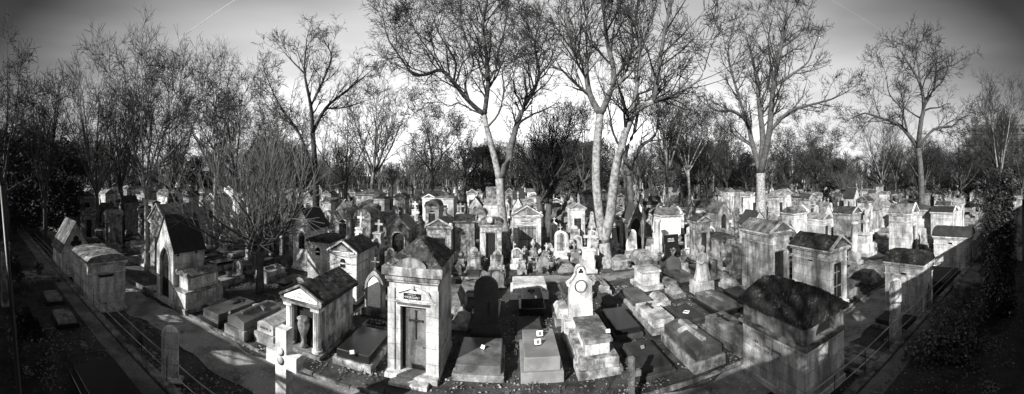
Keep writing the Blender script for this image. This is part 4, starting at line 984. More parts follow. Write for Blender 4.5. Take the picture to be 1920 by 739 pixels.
def hero_tree(label, D, paths, seed, style='spread', bark='pale_bark', twig='twig', rmin=.013, spacing=.52, Lk=1.0, maxl=4, phrase=None, flare=1.35):
    """paths: list of (points [(px,py)], r0, r1, spawn_from) in the picture at the trunk's distance, given depth by a random walk"""
    rr = random.Random(seed); root_p = PT(paths[0][0][0][0], paths[0][0][0][1], D); root_p.z = 0
    fw = Vector((root_p.x, root_p.y, 0)).normalized()
    r = empty('bare_tree', tuple(root_p), 0, label, 'tree'); tb = MB(); lb = MB(); out = []; known = {}
    for (pp, r0, r1, t0) in paths:
        dep = known.get(pp[0], 0.0); drift = rr.uniform(-.35, .35); pts = []
        for i, q in enumerate(pp):
            if i > 0 and t0 < 1: dep += drift*((PT(*q, D)-PT(*pp[i-1], D)).length)+rr.uniform(-.15, .15)
            known.setdefault(q, dep)
            d2 = D+dep; v = PT(q[0], q[1], D)+fw*0; 
            v = PT(q[0], HOR, d2)+Vector((0, 0, (HOR-q[1])*D/F)) if dep else v
            pts.append(v-root_p)
        n = len(pts); q_ = 1 if t0 == 1 else 1.3; rs = [q_*(r0+(r1-r0)*i/(n-1)) for i in range(n)]
        if pp[0] == paths[0][0][0]: pts[0].z = -.1; rs[0] *= flare
        P, R = smooth(pts, rs); P2 = [p+rv(rr)*.012*(1 if 0 < i < len(P)-1 else 0) for i, p in enumerate(P)]
        (tb if t0 == 1 or (bark == 'pale_bark' and r0 > .25 and t0 > .5) else lb).tube(P2, R, 10)
        if t0 < 1: limb_children(out, P, R, STY[style], rr, rmin, spacing, t0, Lk, maxl)
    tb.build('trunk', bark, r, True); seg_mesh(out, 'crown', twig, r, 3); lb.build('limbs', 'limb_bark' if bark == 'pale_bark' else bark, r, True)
    occ(root_p.x-.7, root_p.x+.7, root_p.y-.7, root_p.y+.7)
    if phrase: HERO.append((root_p.x, root_p.y, phrase))
    return r
hero_tree('tall pale sycamore forking low into two limbs, left of centre', 29, [
 ([(950, 474), (946, 430), (940, 385), (936, 335)], .42, .36, 1), ([(936, 335), (926, 290), (913, 240), (908, 215)], .30, .2, 1),
 ([(936, 335), (954, 295), (966, 240), (984, 190), (1000, 160), (1011, 120), (1003, 60), (1010, 10)], .26, .05, .3),
 ([(908, 215), (915, 160), (912, 110), (905, 60), (916, 5), (910, -40)], .17, .05, .1),
 ([(908, 215), (880, 193), (850, 160), (828, 140), (800, 148), (775, 152), (755, 130), (730, 100), (722, 80)], .16, .03, .2),
 ([(880, 193), (872, 160), (888, 130), (878, 95), (862, 50), (870, 10)], .09, .03, .1), ([(850, 160), (855, 120), (838, 85), (820, 50), (812, 10)], .08, .03, .2),
 ([(915, 160), (930, 130), (936, 100), (948, 60), (955, 10)], .09, .03, .1), ([(913, 240), (935, 215), (945, 175), (942, 145), (965, 130)], .08, .03, .3),
 ([(828, 140), (812, 115), (790, 90), (775, 70)], .06, .02, .1), ([(908, 215), (885, 205), (860, 190), (840, 195), (815, 175)], .07, .02, .2)], 3, 'gnarl', phrase='the low-forking pale sycamore')
hero_tree('tall pale tree with twin leaning stems splitting near the ground, right of centre', 24.4, [
 ([(1138, 502), (1136, 480), (1132, 455)], .50, .42, 1), ([(1132, 455), (1124, 400), (1118, 340), (1119, 280), (1125, 215)], .34, .28, 1),
 ([(1132, 455), (1144, 405), (1150, 350), (1160, 295), (1178, 245), (1195, 222), (1226, 212)], .30, .12, .75),
 ([(1125, 215), (1106, 178), (1096, 130), (1077, 90), (1062, 40), (1050, -10)], .19, .04, .15), ([(1125, 215), (1145, 175), (1151, 140), (1138, 90), (1131, 40), (1112, -30)], .2, .05, .2),
 ([(1226, 212), (1236, 160), (1250, 100), (1272, 40), (1280, 0)], .11, .03, .05), ([(1178, 245), (1192, 190), (1200, 120), (1192, 50), (1204, -20)], .13, .04, .2),
 ([(1106, 178), (1078, 160), (1055, 140), (1030, 130), (1005, 100)], .08, .025, .1), ([(1145, 175), (1170, 150), (1185, 110), (1215, 80), (1230, 30)], .09, .03, .1),
 ([(1226, 212), (1262, 205), (1290, 190), (1315, 170), (1330, 130)], .08, .025, .1), ([(1096, 130), (1110, 90), (1100, 50), (1090, 0)], .08, .03, .1)], 5, 'spread', spacing=.62, phrase='the twin-stemmed pale tree')
hero_tree('dark leaning tree just behind the twin-stemmed pale tree', 34, [
 ([(1186, 462), (1184, 400), (1180, 330)], .34, .28, 1), ([(1180, 330), (1200, 275), (1228, 250), (1236, 200), (1228, 150)], .17, .05, .3),
 ([(1180, 330), (1172, 290), (1190, 240), (1197, 180), (1190, 110), (1205, 60)], .2, .05, .3), ([(1172, 290), (1150, 250), (1140, 200), (1120, 150)], .11, .03, .3)], 8, 'spread', 'dark_bark', spacing=.9)
hero_tree('huge spreading pale tree towering right of centre beyond the graves', 48, [
 ([(1426, 420), (1427, 370), (1426, 325)], .72, .6, 1), ([(1426, 325), (1412, 275), (1400, 225), (1372, 203), (1348, 203), (1325, 190)], .34, .06, .3),
 ([(1426, 325), (1430, 260), (1424, 190), (1418, 125), (1408, 70), (1400, 30)], .42, .06, .3), ([(1426, 325), (1442, 250), (1450, 170), (1464, 105), (1472, 60), (1480, 12)], .4, .05, .3),
 ([(1442, 250), (1478, 216), (1518, 205), (1558, 198), (1586, 188)], .2, .04, .2), ([(1450, 170), (1488, 142), (1515, 118), (1530, 78)], .17, .04, .2), ([(1400, 225), (1380, 160), (1365, 100), (1375, 50)], .2, .05, .2),
 ([(1424, 190), (1445, 130), (1440, 70), (1450, 25)], .18, .04, .2), ([(1412, 275), (1370, 250), (1335, 265), (1310, 240)], .14, .04, .3), ([(1464, 105), (1500, 80), (1512, 50), (1505, 35)], .13, .03, .1)], 13, 'spread', rmin=.02, spacing=1.0, Lk=1.25, phrase='the huge spreading tree')
hero_tree('dark gnarled tree with one long drooping limb reaching left, far right', 37, [
 ([(1727, 442), (1728, 370), (1726, 325), (1722, 278)], .40, .32, 1), ([(1722, 278), (1702, 250), (1680, 227), (1650, 216), (1622, 205), (1600, 212)], .2, .04, .3),
 ([(1722, 278), (1726, 235), (1732, 202), (1725, 162), (1706, 132), (1690, 110)], .24, .04, .3), ([(1732, 202), (1750, 170), (1756, 130), (1740, 105)], .14, .03, .1),
 ([(1722, 278), (1750, 242), (1785, 236), (1800, 222), (1812, 230)], .13, .03, .3), ([(1725, 162), (1722, 130), (1715, 104)], .1, .03, .1), ([(1702, 250), (1690, 205), (1668, 180), (1662, 150)], .1, .03, .3)], 17, 'gnarl', 'dark_bark', spacing=.85, rmin=.016, phrase='the gnarled dark tree at right')
hero_tree('very tall bare tree with airy open crown, left of centre', 45, [
 ([(592, 415), (592, 330), (586, 250)], .42, .34, 1), ([(586, 250), (583, 200), (571, 140), (575, 78)], .24, .05, .2), ([(586, 250), (610, 200), (640, 170), (672, 140), (690, 122)], .2, .04, .2),
 ([(592, 330), (562, 255), (525, 205), (500, 155)], .18, .04, .3), ([(583, 200), (606, 150), (622, 105), (615, 85)], .15, .04, .2), ([(571, 140), (545, 110), (530, 90)], .1, .03, .2), ([(610, 200), (650, 195), (685, 180)], .1, .03, .2)], 19, 'spread', 'dark_bark', spacing=1.0, rmin=.018, Lk=1.1, phrase='the very tall tree left of centre')
def multi_stem():
    rr = random.Random(23); D = 38; P = PT(1022, 436, D); P.z = 0
    r = empty('bare_tree', tuple(P), 0, 'broad dense dark tree with many ascending stems at centre behind the sycamores', 'tree'); tb = MB(); out = []
    tr = [[Vector((-.5, 0, -.1)), Vector((-.45, 0, 1.5)), Vector((-.7, 0, 4.2))], [Vector((.5, .1, -.1)), Vector((.4, .1, 1.6)), Vector((.6, .2, 4.4))]]
    for t in tr: a, b = smooth(t, [.46, .38, .36]); tb.tube(a, b, 10)
    a, b = smooth([Vector((.5, 0, 1.6)), Vector((1.6, -.3, 2.4)), Vector((2.5, -.4, 3.8)), Vector((2.8, -.3, 5.2))], [.3, .28, .22, .12]); tb.tube(a, b, 10)
    for i in range(20):
        s = tr[i % 2][2]; az = rr.uniform(0, 6.28); el = radians(rr.uniform(48, 86)); d = Vector((cos(az)*cos(el), sin(az)*cos(el), sin(el)))
        p = s+Vector((0, 0, rr.uniform(-1.6, .2))); pts = [p]; L = rr.uniform(6.5, 10)
        for k in range(6): d = (d+rv(rr)*.07+Vector((0, 0, .05))).normalized(); pts.append(pts[-1]+d*L/6)
        R = [.16*(1-.8*k/6) for k in range(7)]; tb.tube(pts, R, 6); limb_children(out, pts, R, STY['vase'], rr, .014, .95, .1, .9, 3, 3)
    tb.build('trunk', 'dark_bark', r, True); seg_mesh(out, 'crown', 'twig', r); occ(P.x-1, P.x+1, P.y-1, P.y+1); HERO.append((P.x, P.y, 'the many-stemmed dark tree'))
multi_stem()
def pruned():
    rr = random.Random(31); D = 18.9; P = PT(487, 550, D); P.z = 0
    r = empty('pruned_tree', tuple(P), 0, 'small bare tree with dense fan of pruned upright shoots behind the gravel path', 'tree'); tb = MB(); out = []
    a, b = smooth([Vector((0, 0, -.1)), Vector((.03, 0, 1.2)), Vector((-.02, 0, 2.5))], [.27, .2, .24]); tb.tube(a, b, 12)
    for i in range(22):
        az = i*2.4+rr.uniform(-.3, .3); el = radians(rr.uniform(20, 82)); d = Vector((cos(az)*cos(el), sin(az)*cos(el), sin(el))); p = Vector((0, 0, 2.5-rr.uniform(0, .35))); pts = [p]; L = rr.uniform(4.6, 7.2)
        for k in range(7): d = (d+rv(rr)*.15+Vector((0, 0, .08))).normalized(); pts.append(pts[-1]+d*L/7)
        R = [.085*(1-.8*k/7) for k in range(8)]; tb.tube(pts, R, 6); limb_children(out, pts, R, STY['vase'], rr, .009, .5, .06, .8, 2, 3.2)
    for i in range(12):   # low outward shoots
        az = rr.uniform(0, 6.28); el = radians(rr.uniform(-5, 35)); d = Vector((cos(az)*cos(el), sin(az)*cos(el), sin(el)))
        branch(out, Vector((0, 0, rr.uniform(2.4, 3.6))), d, rr.uniform(1.8, 3.2), .022, 2, 4, STY['spread'], rr, .009)
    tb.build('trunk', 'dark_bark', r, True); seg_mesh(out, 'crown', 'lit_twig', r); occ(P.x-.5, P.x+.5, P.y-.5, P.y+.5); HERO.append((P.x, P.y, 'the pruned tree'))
pruned()
def proto_tree(style, H, seed, nl, fork, spread, bark, twig, rmin=.022, spacing=1.0, maxl=4, r0=.3):
    rr = random.Random(seed); r = empty('bare_tree', (0, 0, -50)); tb = MB(); out = []
    f = H*fork; a, b = smooth([Vector((0, 0, -.2)), Vector((rr.uniform(-.3, .3), rr.uniform(-.3, .3), f*.5)), Vector((rr.uniform(-.4, .4), 0, f))], [r0, r0*.8, r0*.75]); tb.tube(a, b, 8); top = a[-1]
    for i in range(nl):
        az = i*6.283/nl+rr.uniform(-.4, .4); el = radians(90-rr.uniform(.3, 1)*spread) if i else radians(86); d = Vector((cos(az)*cos(el), sin(az)*cos(el), sin(el))); p = top-Vector((0, 0, rr.uniform(0, f*.25)*(1 if i else 0))); pts = [p]; L = (H-f)*rr.uniform(.75, .95)
        for k in range(7): d = (d+rv(rr)*STY[style]['wob'][0]*.8+Vector((0, 0, .07))).normalized(); pts.append(pts[-1]+d*L/7)
        R = [r0*.5*(1-.85*k/7) for k in range(8)]; tb.tube(pts, R, 6); limb_children(out, pts, R, STY[style], rr, rmin, spacing, .2, 1, maxl, 3.8)
    tb.build('trunk', bark, r, True); seg_mesh(out, 'crown', twig, r); r['H'] = H; return r
TP = {'vase': proto_tree('vase', 15, 41, 10, .24, 44, 'grey_bark', 'pale_twig', .013, .85, 3), 'spread': proto_tree('spread', 15, 42, 7, .32, 62, 'dark_bark', 'twig', .015, 1.15, 4),
      'gnarl': proto_tree('gnarl', 14, 43, 7, .34, 66, 'dark_bark', 'twig', .015, 1.15, 4), 'narrow': proto_tree('narrow', 16, 44, 6, .36, 30, 'dark_bark', 'twig', .014, .7, 3),
      'tall': proto_tree('vase', 18, 45, 8, .36, 38, 'grey_bark', 'twig', .014, .8, 3), 'near': proto_tree('spread', 14, 46, 7, .40, 46, 'pale_bark', 'twig', .009, .6, 4, .22)}
TDESC = {'vase': 'vase-shaped pale bare tree', 'spread': 'broad-crowned bare tree', 'gnarl': 'gnarled round-headed bare tree', 'narrow': 'slim upright bare tree', 'tall': 'tall bare tree with high crown', 'near': 'tall slender pale-trunked bare tree'}
AUTO = []
def tree_at(kind, px, D, top, rot=None, wf=1.0, label=None, group='bare trees beyond the graves', phrase=None):
    t = (px-PX0)/F; x, y = D*sin(t), D*cos(t); H = EYE+(HOR-top)*D/F; o = copy_tree(TP[kind]); k = H/TP[kind]['H']; o.location = (x, y, 0)
    o.scale = (k*wf, k*wf, k); o.rotation_euler[2] = random.uniform(0, 6.28) if rot is None else rot; tag(o, label, 'tree', group)
    if 'H' in o: del o['H']
    occ(x-.4, x+.4, y-.4, y+.4)
    if not label: AUTO.append([o, TDESC[kind], x, y])
    if phrase: HERO.append((x, y, phrase))
    return o
for a in [('near', 275, 23, 92, None, .8, 'tall slender tree with pale trunk rising left of the slate gothic chapel'), ('narrow', 85, 27, 140, None, .8, 'thin bare tree standing over the trefoil gable tomb'),
          ('vase', 180, 40, 122, None, .8, 'upright brush-shaped tree with dark trunk on the left'), ('spread', 8, 30, 75, None, .8, 'wide dark tree cut by the left edge of the view'),
          ('near', 405, 31, 116, None, .8, 'bare tree with light open crown left of the pruned tree'), ('vase', 697, 90, 160, None, 1.05, 'pale fan-shaped tree standing far off left of centre'),
          ('gnarl', 815, 70, 190, None, .9, 'dark rounded tree before the pale sky gap left of the sycamore'), ('near', 1290, 55, 190, None, .9, 'pale tree with split trunk left of the huge spreading tree'),
          ('spread', 1312, 62, 200, None, .9, 'greyish bare tree directly beside the huge spreading tree on its left'), ('gnarl', 1480, 90, 235, None, 1, 'middle-sized bare tree right behind the huge spreading tree'),
          ('gnarl', 1535, 70, 225, None, 1.1, 'broad-headed tree between the huge spreading tree and the gnarled one'), ('vase', 1650, 85, 212, None, 1, 'dense fan-shaped tree behind the long drooping limb'),
          ('tall', 1875, 45, 152, None, .85, 'tall tree with fine crown before the apartment building'), ('spread', 1800, 55, 235, None, .9, 'dark bare tree left of the apartment building'),
          ('spread', 320, 45, 170, None, .9, 'bare tree crowding behind the slate gothic chapel'), ('spread', 445, 55, 150, None, .9, 'pale upright tree showing above the pruned tree'),
          ('gnarl', 520, 60, 185, None, .9, 'dense rounded tree right behind the pruned tree'), ('spread', 650, 60, 200, None, .9, 'bare tree with leaning trunk before the far fan-shaped tree'),
          ('gnarl', 870, 75, 225, None, .9, 'low-crowned bare tree against the sky left of the sycamore trunk'), ('spread', 1095, 60, 200, None, .9, 'bare tree filling the gap between the two pale giants'),
          ('tall', 1250, 50, 160, None, .9, 'high-crowned tree behind the twin-stemmed giant'), ('vase', 1365, 75, 205, None, .9, 'thin fan-crowned tree just left of the huge trunk'),
          ('spread', 1850, 62, 215, None, .9, 'dark bare tree in front of the left corner of the apartment building'), ('gnarl', 1912, 52, 220, None, .9, 'dark bare tree before the right part of the apartment building'), ('spread', 60, 42, 175, None, .9, 'bare tree rising out of the dark evergreens on the left'),
          ('narrow', 230, 35, 160, None, .9, 'slim dark tree left of the slender pale-trunked one')]:
    tree_at(*a)
rr = random.Random(77)
for i in range(150):
    px = rr.uniform(5, 1915); D = rr.choice((80, 95, 110, 130, 150, 170))*rr.uniform(.92, 1.08)
    low = 262 if not (600 < px < 760 or 860 < px < 905 or 1560 < px < 1640) else 292
    tree_at(rr.choice(('vase', 'spread', 'gnarl', 'spread', 'tall')), px, D, rr.uniform(low, low+34), None, rr.uniform(.9, 1.3))
# evergreens
def evergreen_proto(seed, H, W, n):
    rr = random.Random(seed); r = empty('evergreen_tree', (0, 0, -50)); mb = MB()
    for k in range(30):
        z = H*rr.uniform(.12, .92); q = W*math.sqrt(max(.05, 1-((z/H-.4)/.62)**2))*rr.uniform(.4, .85); a = rr.uniform(0, 6.28)
        leaf_cloud(mb, (q*cos(a), q*sin(a), z), (W*.36, W*.36, H*.11), n//30, .15, rr, .5)
    raw_build(mb, 'crown', 'leaf', r); MB().tube([(0, 0, -.1), (0, 0, H*.8)], [.3, .08], 8).build('trunk', 'dark_bark', r); return r
EP = [evergreen_proto(51, 10, 3.6, 9000), evergreen_proto(52, 9, 4.4, 9000)]
for px, D, top, w, lb in [(25, 36, 240, 1.1, 'dark dense evergreen at the left edge of the view'), (95, 44, 262, 1.0, 'dark evergreen right beside the leftmost one'), (62, 50, 250, 1.1, 'dark evergreen between and behind the two left-edge ones'),
        (0, 52, 262, 1.2, 'rearmost dark evergreen at the left margin'), (905, 85, 272, 1.0, 'dark evergreen mass left of the low-forking sycamore trunk'), (560, 90, 285, 1.1, 'dim evergreen far behind the very tall tree'), (1275, 80, 275, 1.1, 'dark evergreen right of the twin-stemmed pale tree'),
        (1095, 75, 262, 1.0, 'dark evergreen seen between the many-stemmed tree and twin stems'), (1390, 95, 285, 1.2, 'dim evergreen left behind the huge trunk'), (1560, 100, 295, 1.2, 'low evergreen right of the huge spreading tree'), (1905, 60, 305, 1.2, 'dark evergreen at the foot of the apartment building'),
        (1845, 70, 310, 1.3, 'low dark evergreen left of the building foot'), (370, 80, 290, 1.2, 'dim evergreen behind the slate gothic chapel'), (1010, 95, 285, 1.2, 'dim evergreen behind the many-stemmed tree')]:
    t = (px-PX0)/F; H = EYE+(HOR-top)*D/F; o = copy_tree(EP[px % 2]); o.location = (D*sin(t), D*cos(t), 0); k = H/(10 if px % 2 == 0 else 9); o.scale = (k*w, k*w, k); o.rotation_euler[2] = px; tag(o, lb, 'evergreen', 'evergreens among the bare trees')
def far_wood():
    rr = random.Random(91); out = []
    for i in range(2600):
        t = rr.uniform(-1.52, 1.52); D = rr.uniform(150, 230); x, y = D*sin(t), D*cos(t); H = rr.uniform(9, 17)*(1+.25*sin(t*9)+.15*sin(t*23)); p = Vector((x, y, 0)); d = Vector((rr.gauss(0, .1), rr.gauss(0, .1), 1)).normalized()
        branch(out, p, d, H, .28, 2, 3, dict(wob=[0, 0, .1, .15], up=[0, 0, .1, .15], nch=[0, 0, 9, 0], ang=(20, 50), lr=(.25, .45), seg=[1, 1, 3.5, 2.4]), rr, .07)
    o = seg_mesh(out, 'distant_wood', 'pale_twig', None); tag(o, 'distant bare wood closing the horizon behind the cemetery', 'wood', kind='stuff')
    mb = MB(); 
    for i in range(260):
        t = -1.56+3.12*i/260; D = rr.uniform(180, 215); leaf_cloud(mb, (D*sin(t), D*cos(t), 3), (3.5, 3.5, rr.uniform(2, 4)), 70, .8, rr, .2)
    o = raw_build(mb, 'distant_hedge', 'leaf'); tag(o, 'distant dark undergrowth below the far bare wood', 'undergrowth', kind='stuff')
far_wood()
# trees on our side of the bridge, whose crowns dapple the graves
for x, y, k, kd in ((-6, -14, 1.75, 'near'), (-34, -17, 1.3, 'vase'), (-50, -14, 1.2, 'spread')):
    o = copy_tree(TP[kd]); o.location = (x, y, 0); o.scale = (k,)*3; tag(o, 'bare street tree on the near side of the bridge', 'tree', 'street trees behind the bridge'); 
    if 'H' in o: del o['H']

# ================================================================== FILL OF GRAVES
P = {}
def reg(k, desc, fw, fl, o): P[k] = (o, desc, fw, fl); o.location = (0, 0, -50)
reg('g1', 'flat ledger grave', 1.15, 2.2, grave('', 1.1, 2.2, .4, 'flat', 'ledger_stone'))
reg('g2', 'flat ledger grave with rounded headstone', 1.15, 2.3, grave('', 1.1, 2.3, .4, 'flat', 'pale_ledger', head='rounded', hh=1.0))
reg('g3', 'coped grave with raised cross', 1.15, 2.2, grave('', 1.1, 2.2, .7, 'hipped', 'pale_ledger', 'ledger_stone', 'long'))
reg('g4', 'glossy dark ledger grave with gabled headstone', 1.15, 2.3, grave('', 1.15, 2.3, .45, 'flat', 'polished_grey', 'black_granite', 'small', 'gabled', .9))
reg('g5', 'weathered coped coffer grave', 1.15, 2.1, grave('', 1.1, 2.1, .85, 'coped', 'dirty_stone', 'weathered_stone'))
reg('g6', 'kerbed grave with planted bed and shouldered headstone', 1.2, 2.2, grave('', 1.15, 2.2, .4, 'bed', 'weathered_stone', None, None, 'shouldered', 1.2))
reg('g7', 'flat ledger grave with gothic headstone', 1.15, 2.3, grave('', 1.1, 2.3, .5, 'flat', 'weathered_stone', 'plain_pale_stone', None, 'gothic', 1.5))
reg('g8', 'wide double ledger grave with flat headstone', 1.9, 2.3, grave('', 1.9, 2.3, .5, 'flat', 'ledger_stone', 'weathered_stone', 'small', 'flat', .8))
reg('g9', 'glossy black slab grave', 1.15, 2.1, grave('', 1.1, 2.1, .35, 'flat', 'black_granite', 'polished_grey'))
reg('h1', 'rounded headstone', .9, .6, headstone('', .75, 1.5, 'rounded'))
reg('h2', 'pointed gothic headstone', .9, .6, headstone('', .7, 1.9, 'gothic', 'weathered_stone'))
reg('h3', 'gabled headstone with top cross', .9, .6, headstone('', .75, 1.8, 'gabled', 'white_marble', cross=True))
reg('h4', 'shouldered headstone', .95, .6, headstone('', .85, 1.6, 'shouldered', 'plain_pale_stone'))
reg('h5', 'tapered upright headstone', .85, .6, headstone('', .7, 2.1, 'tapered', 'weathered_stone', .3, .5))
reg('h6', 'dark flat-topped headstone', .95, .6, headstone('', .85, 1.4, 'flat', 'black_granite', panel=False))
reg('p1', 'stone obelisk', .9, .9, pillar('', .55, 2.8, 'obelisk'))
reg('p2', 'pedestal with urn', 1.0, 1.0, pillar('', .65, 2.4, 'urn', 'weathered_stone', 'urn_monument', 'urn'))
reg('p3', 'cross on pedestal', 1.1, 1.1, pillar('', .75, 2.9, 'cross', 'white_marble', 'cross_monument', 'cross'))
reg('p4', 'stone column', .9, .9, pillar('', .6, 2.7, 'column', 'plain_pale_stone', 'column', 'column'))
reg('p5', 'weathered pedestal cross', 1.0, 1.0, pillar('', .6, 2.3, 'cross', 'weathered_stone', 'cross_monument', 'cross'))
reg('c1', 'gabled mausoleum with pediment', 1.6, 2.2, chapel('', 1.5, 2.1, 2.7, .55, mw='pale_stone'))
reg('c2', 'steep gothic chapel with pointed door', 1.6, 2.2, chapel('', 1.4, 2.0, 2.7, 1.0, steep=True, door='gothic', dw=.6, dh=2.3, mw='plain_pale_stone', mr='slate_roof', window='gothic', cross=True))
reg('c3', 'barrel-roofed mausoleum', 1.7, 2.3, chapel('', 1.5, 2.1, 2.3, .5, 'barrel', mw='stained_stone', mr='stone_roof', door='round', dh=1.9))
reg('c4', 'hip-roofed mausoleum', 1.8, 2.2, chapel('', 1.6, 2.0, 2.8, .5, 'hip', mw='grey_stone', mr='mossy_roof', cornice=.18))
reg('c5', 'white temple mausoleum with corner ornaments', 1.9, 2.3, chapel('', 1.7, 2.1, 2.9, .6, mw='white_marble', mr='stone_roof', dw=.9, acro=True, cornice=.17))
reg('c6', 'low block mausoleum with curved lid', 1.7, 2.2, chapel('', 1.5, 2.0, 1.8, .35, 'curb', door=None, mw='weathered_stone', mr='mossy_roof', window='slot'))
reg('c7', 'gabled mausoleum with mossy roof and arched door', 1.6, 2.3, chapel('', 1.5, 2.2, 2.4, .75, door='round', dh=2.0, mw='weathered_stone', mr='mossy_roof', window='rounded'))
reg('c8', 'steep stone chapel with round door', 1.6, 2.2, chapel('', 1.4, 2.0, 2.2, 1.2, steep=True, door='round', dh=1.9, mw='pale_stone', mr='stone_roof', cross=True))
def fenced():
    r = empty('fenced_grave', (0, 0, 0)); MB().box(-.55, .55, -1.05, 1.05, 0, .14, .02, .01).build('kerb', 'weathered_stone', r); f = MB()
    for s in (-1, 1):
        for z in (.3, .72): f.tube([(s*.5, -1, z), (s*.5, 1, z)], .015, 4); f.tube([(-.5, s*1, z), (.5, s*1, z)], .015, 4)
        for i in range(11): f.tube([(s*.5, -1+.2*i, .1), (s*.5, -1+.2*i, .85)], .012, 4)
        for i in range(6): f.tube([(-.5+.2*i, s*1, .1), (-.5+.2*i, s*1, .85)], .012, 4)
    f.build('fence', 'iron', r); c = MB(); stone_cross(c, .14, 1.4, .8, .07, .85, .9); c.build('cross', 'iron', r); MB().box(-.4, .4, -.9, .8, .14, .3, .03, .02).build('ledger', 'dirty_stone', r); return r
reg('g0', 'iron-fenced grave with iron cross', 1.15, 2.15, fenced())
def shrine():
    r = empty('shrine', (0, 0, 0)); MB().box(-.5, .5, -.45, .45, 0, .9, .03, .01).build('pedestal', 'weathered_stone', r)
    for sx in (-1, 1):
        for sy in (-1, 1): MB().lathe([(.07, .9), (.055, 1.0), (.05, 1.9), (.08, 1.98)], 8, sx*.36, sy*.32).build('column', 'plain_pale_stone', r)
    MB().prism([(-.52, 1.98), (.52, 1.98), (.52, 2.1), (0, 2.45), (-.52, 2.1)], 'y', -.48, .48).build('canopy', 'weathered_stone', r); MB().lathe([(.16, .9), (.1, 1.0), (.2, 1.25), (.16, 1.5), (.07, 1.6), (.1, 1.72), (.02, 1.8)], 10).build('urn', 'dirty_stone', r, True); return r
reg('p6', 'small columned shrine with urn', 1.1, 1.0, shrine())
reg('h7', 'leaning worn headstone', .85, .6, headstone('', .6, 1.3, 'rounded', 'dirty_stone', .14, .15, panel=False))
reg('h8', 'tall plain stone slab', .85, .6, headstone('', .55, 2.4, 'flat', 'weathered_stone', .25, .4, panel=False))
reg('h9', 'ornate stele with wavy top', .95, .6, headstone('', .85, 1.9, 'wavy', 'plain_pale_stone', .22, .5))
reg('c9', 'narrow tall mausoleum with dark door', 1.3, 1.7, chapel('', 1.15, 1.5, 3.1, .4, mw='weathered_stone', mr='mossy_roof', dw=.55, cornice=.15))
reg('c0', 'small block vault with lattice door', 1.3, 1.8, chapel('', 1.2, 1.6, 1.9, .3, 'hip', mw='dirty_stone', mr='stone_roof', doorstyle='lattice', dw=.6))
GW = ['g0', 'g0', 'g1', 'g2', 'g2', 'g3', 'g4', 'g5', 'g5', 'g6', 'g7', 'g8', 'g9']; HW_ = ['h7', 'h8', 'h9', 'h7', 'h1', 'h2', 'h3', 'h4', 'h5', 'h6', 'h1', 'h3']; PW = ['p6', 'p1', 'p2', 'p3', 'p4', 'p5', 'p3']; CW = ['c9', 'c0', 'c9', 'c1', 'c2', 'c3', 'c4', 'c5', 'c6', 'c7', 'c8', 'c1', 'c5']
GRP = {'g': 'ledger and coffer graves in the rows', 'h': 'upright headstones in the rows', 'p': 'crosses and columns in the rows', 'c': 'mausoleums in the rows'}
CAPS = {'g': 295, 'h': 235, 'p': 200, 'c': 290}
rr = random.Random(101); cand = []; OCC.append((-.3, 11.2, 20.1, 21.8))
y = 5.5
rows = []
yy = 9.6
while yy < 150:
    D0 = max(yy, 14); s = 1+max(0, yy-24)/60
    rows.append((yy, 2.45*s)); yy += 2.75*s
for (y0, L) in rows:
    xm = 48+y0*1.1
    x = -xm
    while x < xm:
        D = hypot(x, y0); s = 1+max(0, D-24)/62
        w = rr.uniform(1.25, 1.6)*s
        cand.append((D, x, y0+rr.uniform(-.1, .3), w, L)); x += w+rr.uniform(.05, .35)*s
cand.sort()
cnt = {'g': 0, 'h': 0, 'p': 0, 'c': 0}
for D, x, y0, w, L in cand:
    if L < 1.2: continue
    # views kept clear in front of the main monuments
    pc = 0 if D < 23 else (.16 if D < 34 else (.24 if D < 50 else .34)); u = rr.random()
    k = 'c' if u < pc else ('g' if u < pc+(.62 if D < 32 else .42)*(1-pc) else ('h' if rr.random() < .72 else 'p'))
    if D > 95 and k in 'gh': continue
    if y0 < 13 and -16 < x < 12: k = 'g'
    low = y0 < 19 and rr.random() < .85
    if cnt[k] >= CAPS[k]: continue
    
    if low and k in 'hp': k = 'g'
    key = rr.choice(['g1', 'g3', 'g5', 'g9', 'g1'] if low and k == 'g' else {'g': GW, 'h': HW_, 'p': PW, 'c': CW}[k]); o, desc, fw, fl = P[key]
    if k == 'c' and D < 30 and free(x, x+1.6, y0, y0+2.3) is False: k = 'h'; key = rr.choice(HW_); o, desc, fw, fl = P[key]
    sx, sy, sz = rr.uniform(.85, 1.15), rr.uniform(.85, 1.05), rr.uniform(.7, 1.25)
    fw2, fl2 = fw*sx, fl*sy; rz = 0
    if k == 'c' and rr.random() < .45:
        rz = rr.choice((pi/2, -pi/2)); A, B = fl2, fw2
    else: A, B = fw2, fl2
    cx = x+A/2; cy = y0+L/2 if k == 'g' else y0+L*rr.uniform(.5, .8)
    ok = False
    for dy in (0, -.4, .4):
        for dx in (0, .3, -.3):
            if free(cx-A/2+dx, cx+A/2+dx, cy-B/2+dy, cy+B/2+dy): cx += dx; cy += dy; ok = True; break
        if ok: break
    if not ok: continue
    lod = 2
    c = copy_tree(o, None, lod); c.location = (cx, cy, gz(cx, cy)); c.scale = (sx, sy, sz); c.rotation_euler[2] = rz+rr.gauss(0, .03)
    c.rotation_euler[0] = rr.gauss(0, .012 if k in 'gc' else .04); c.rotation_euler[1] = rr.gauss(0, .01 if k in 'gc' else .035); OCC.append((cx-A/2, cx+A/2, cy-B/2, cy+B/2)); cnt[k] += 1
    c['group'] = GRP[k]; AUTO.append([c, desc, cx, cy])
print('FILL', cnt)
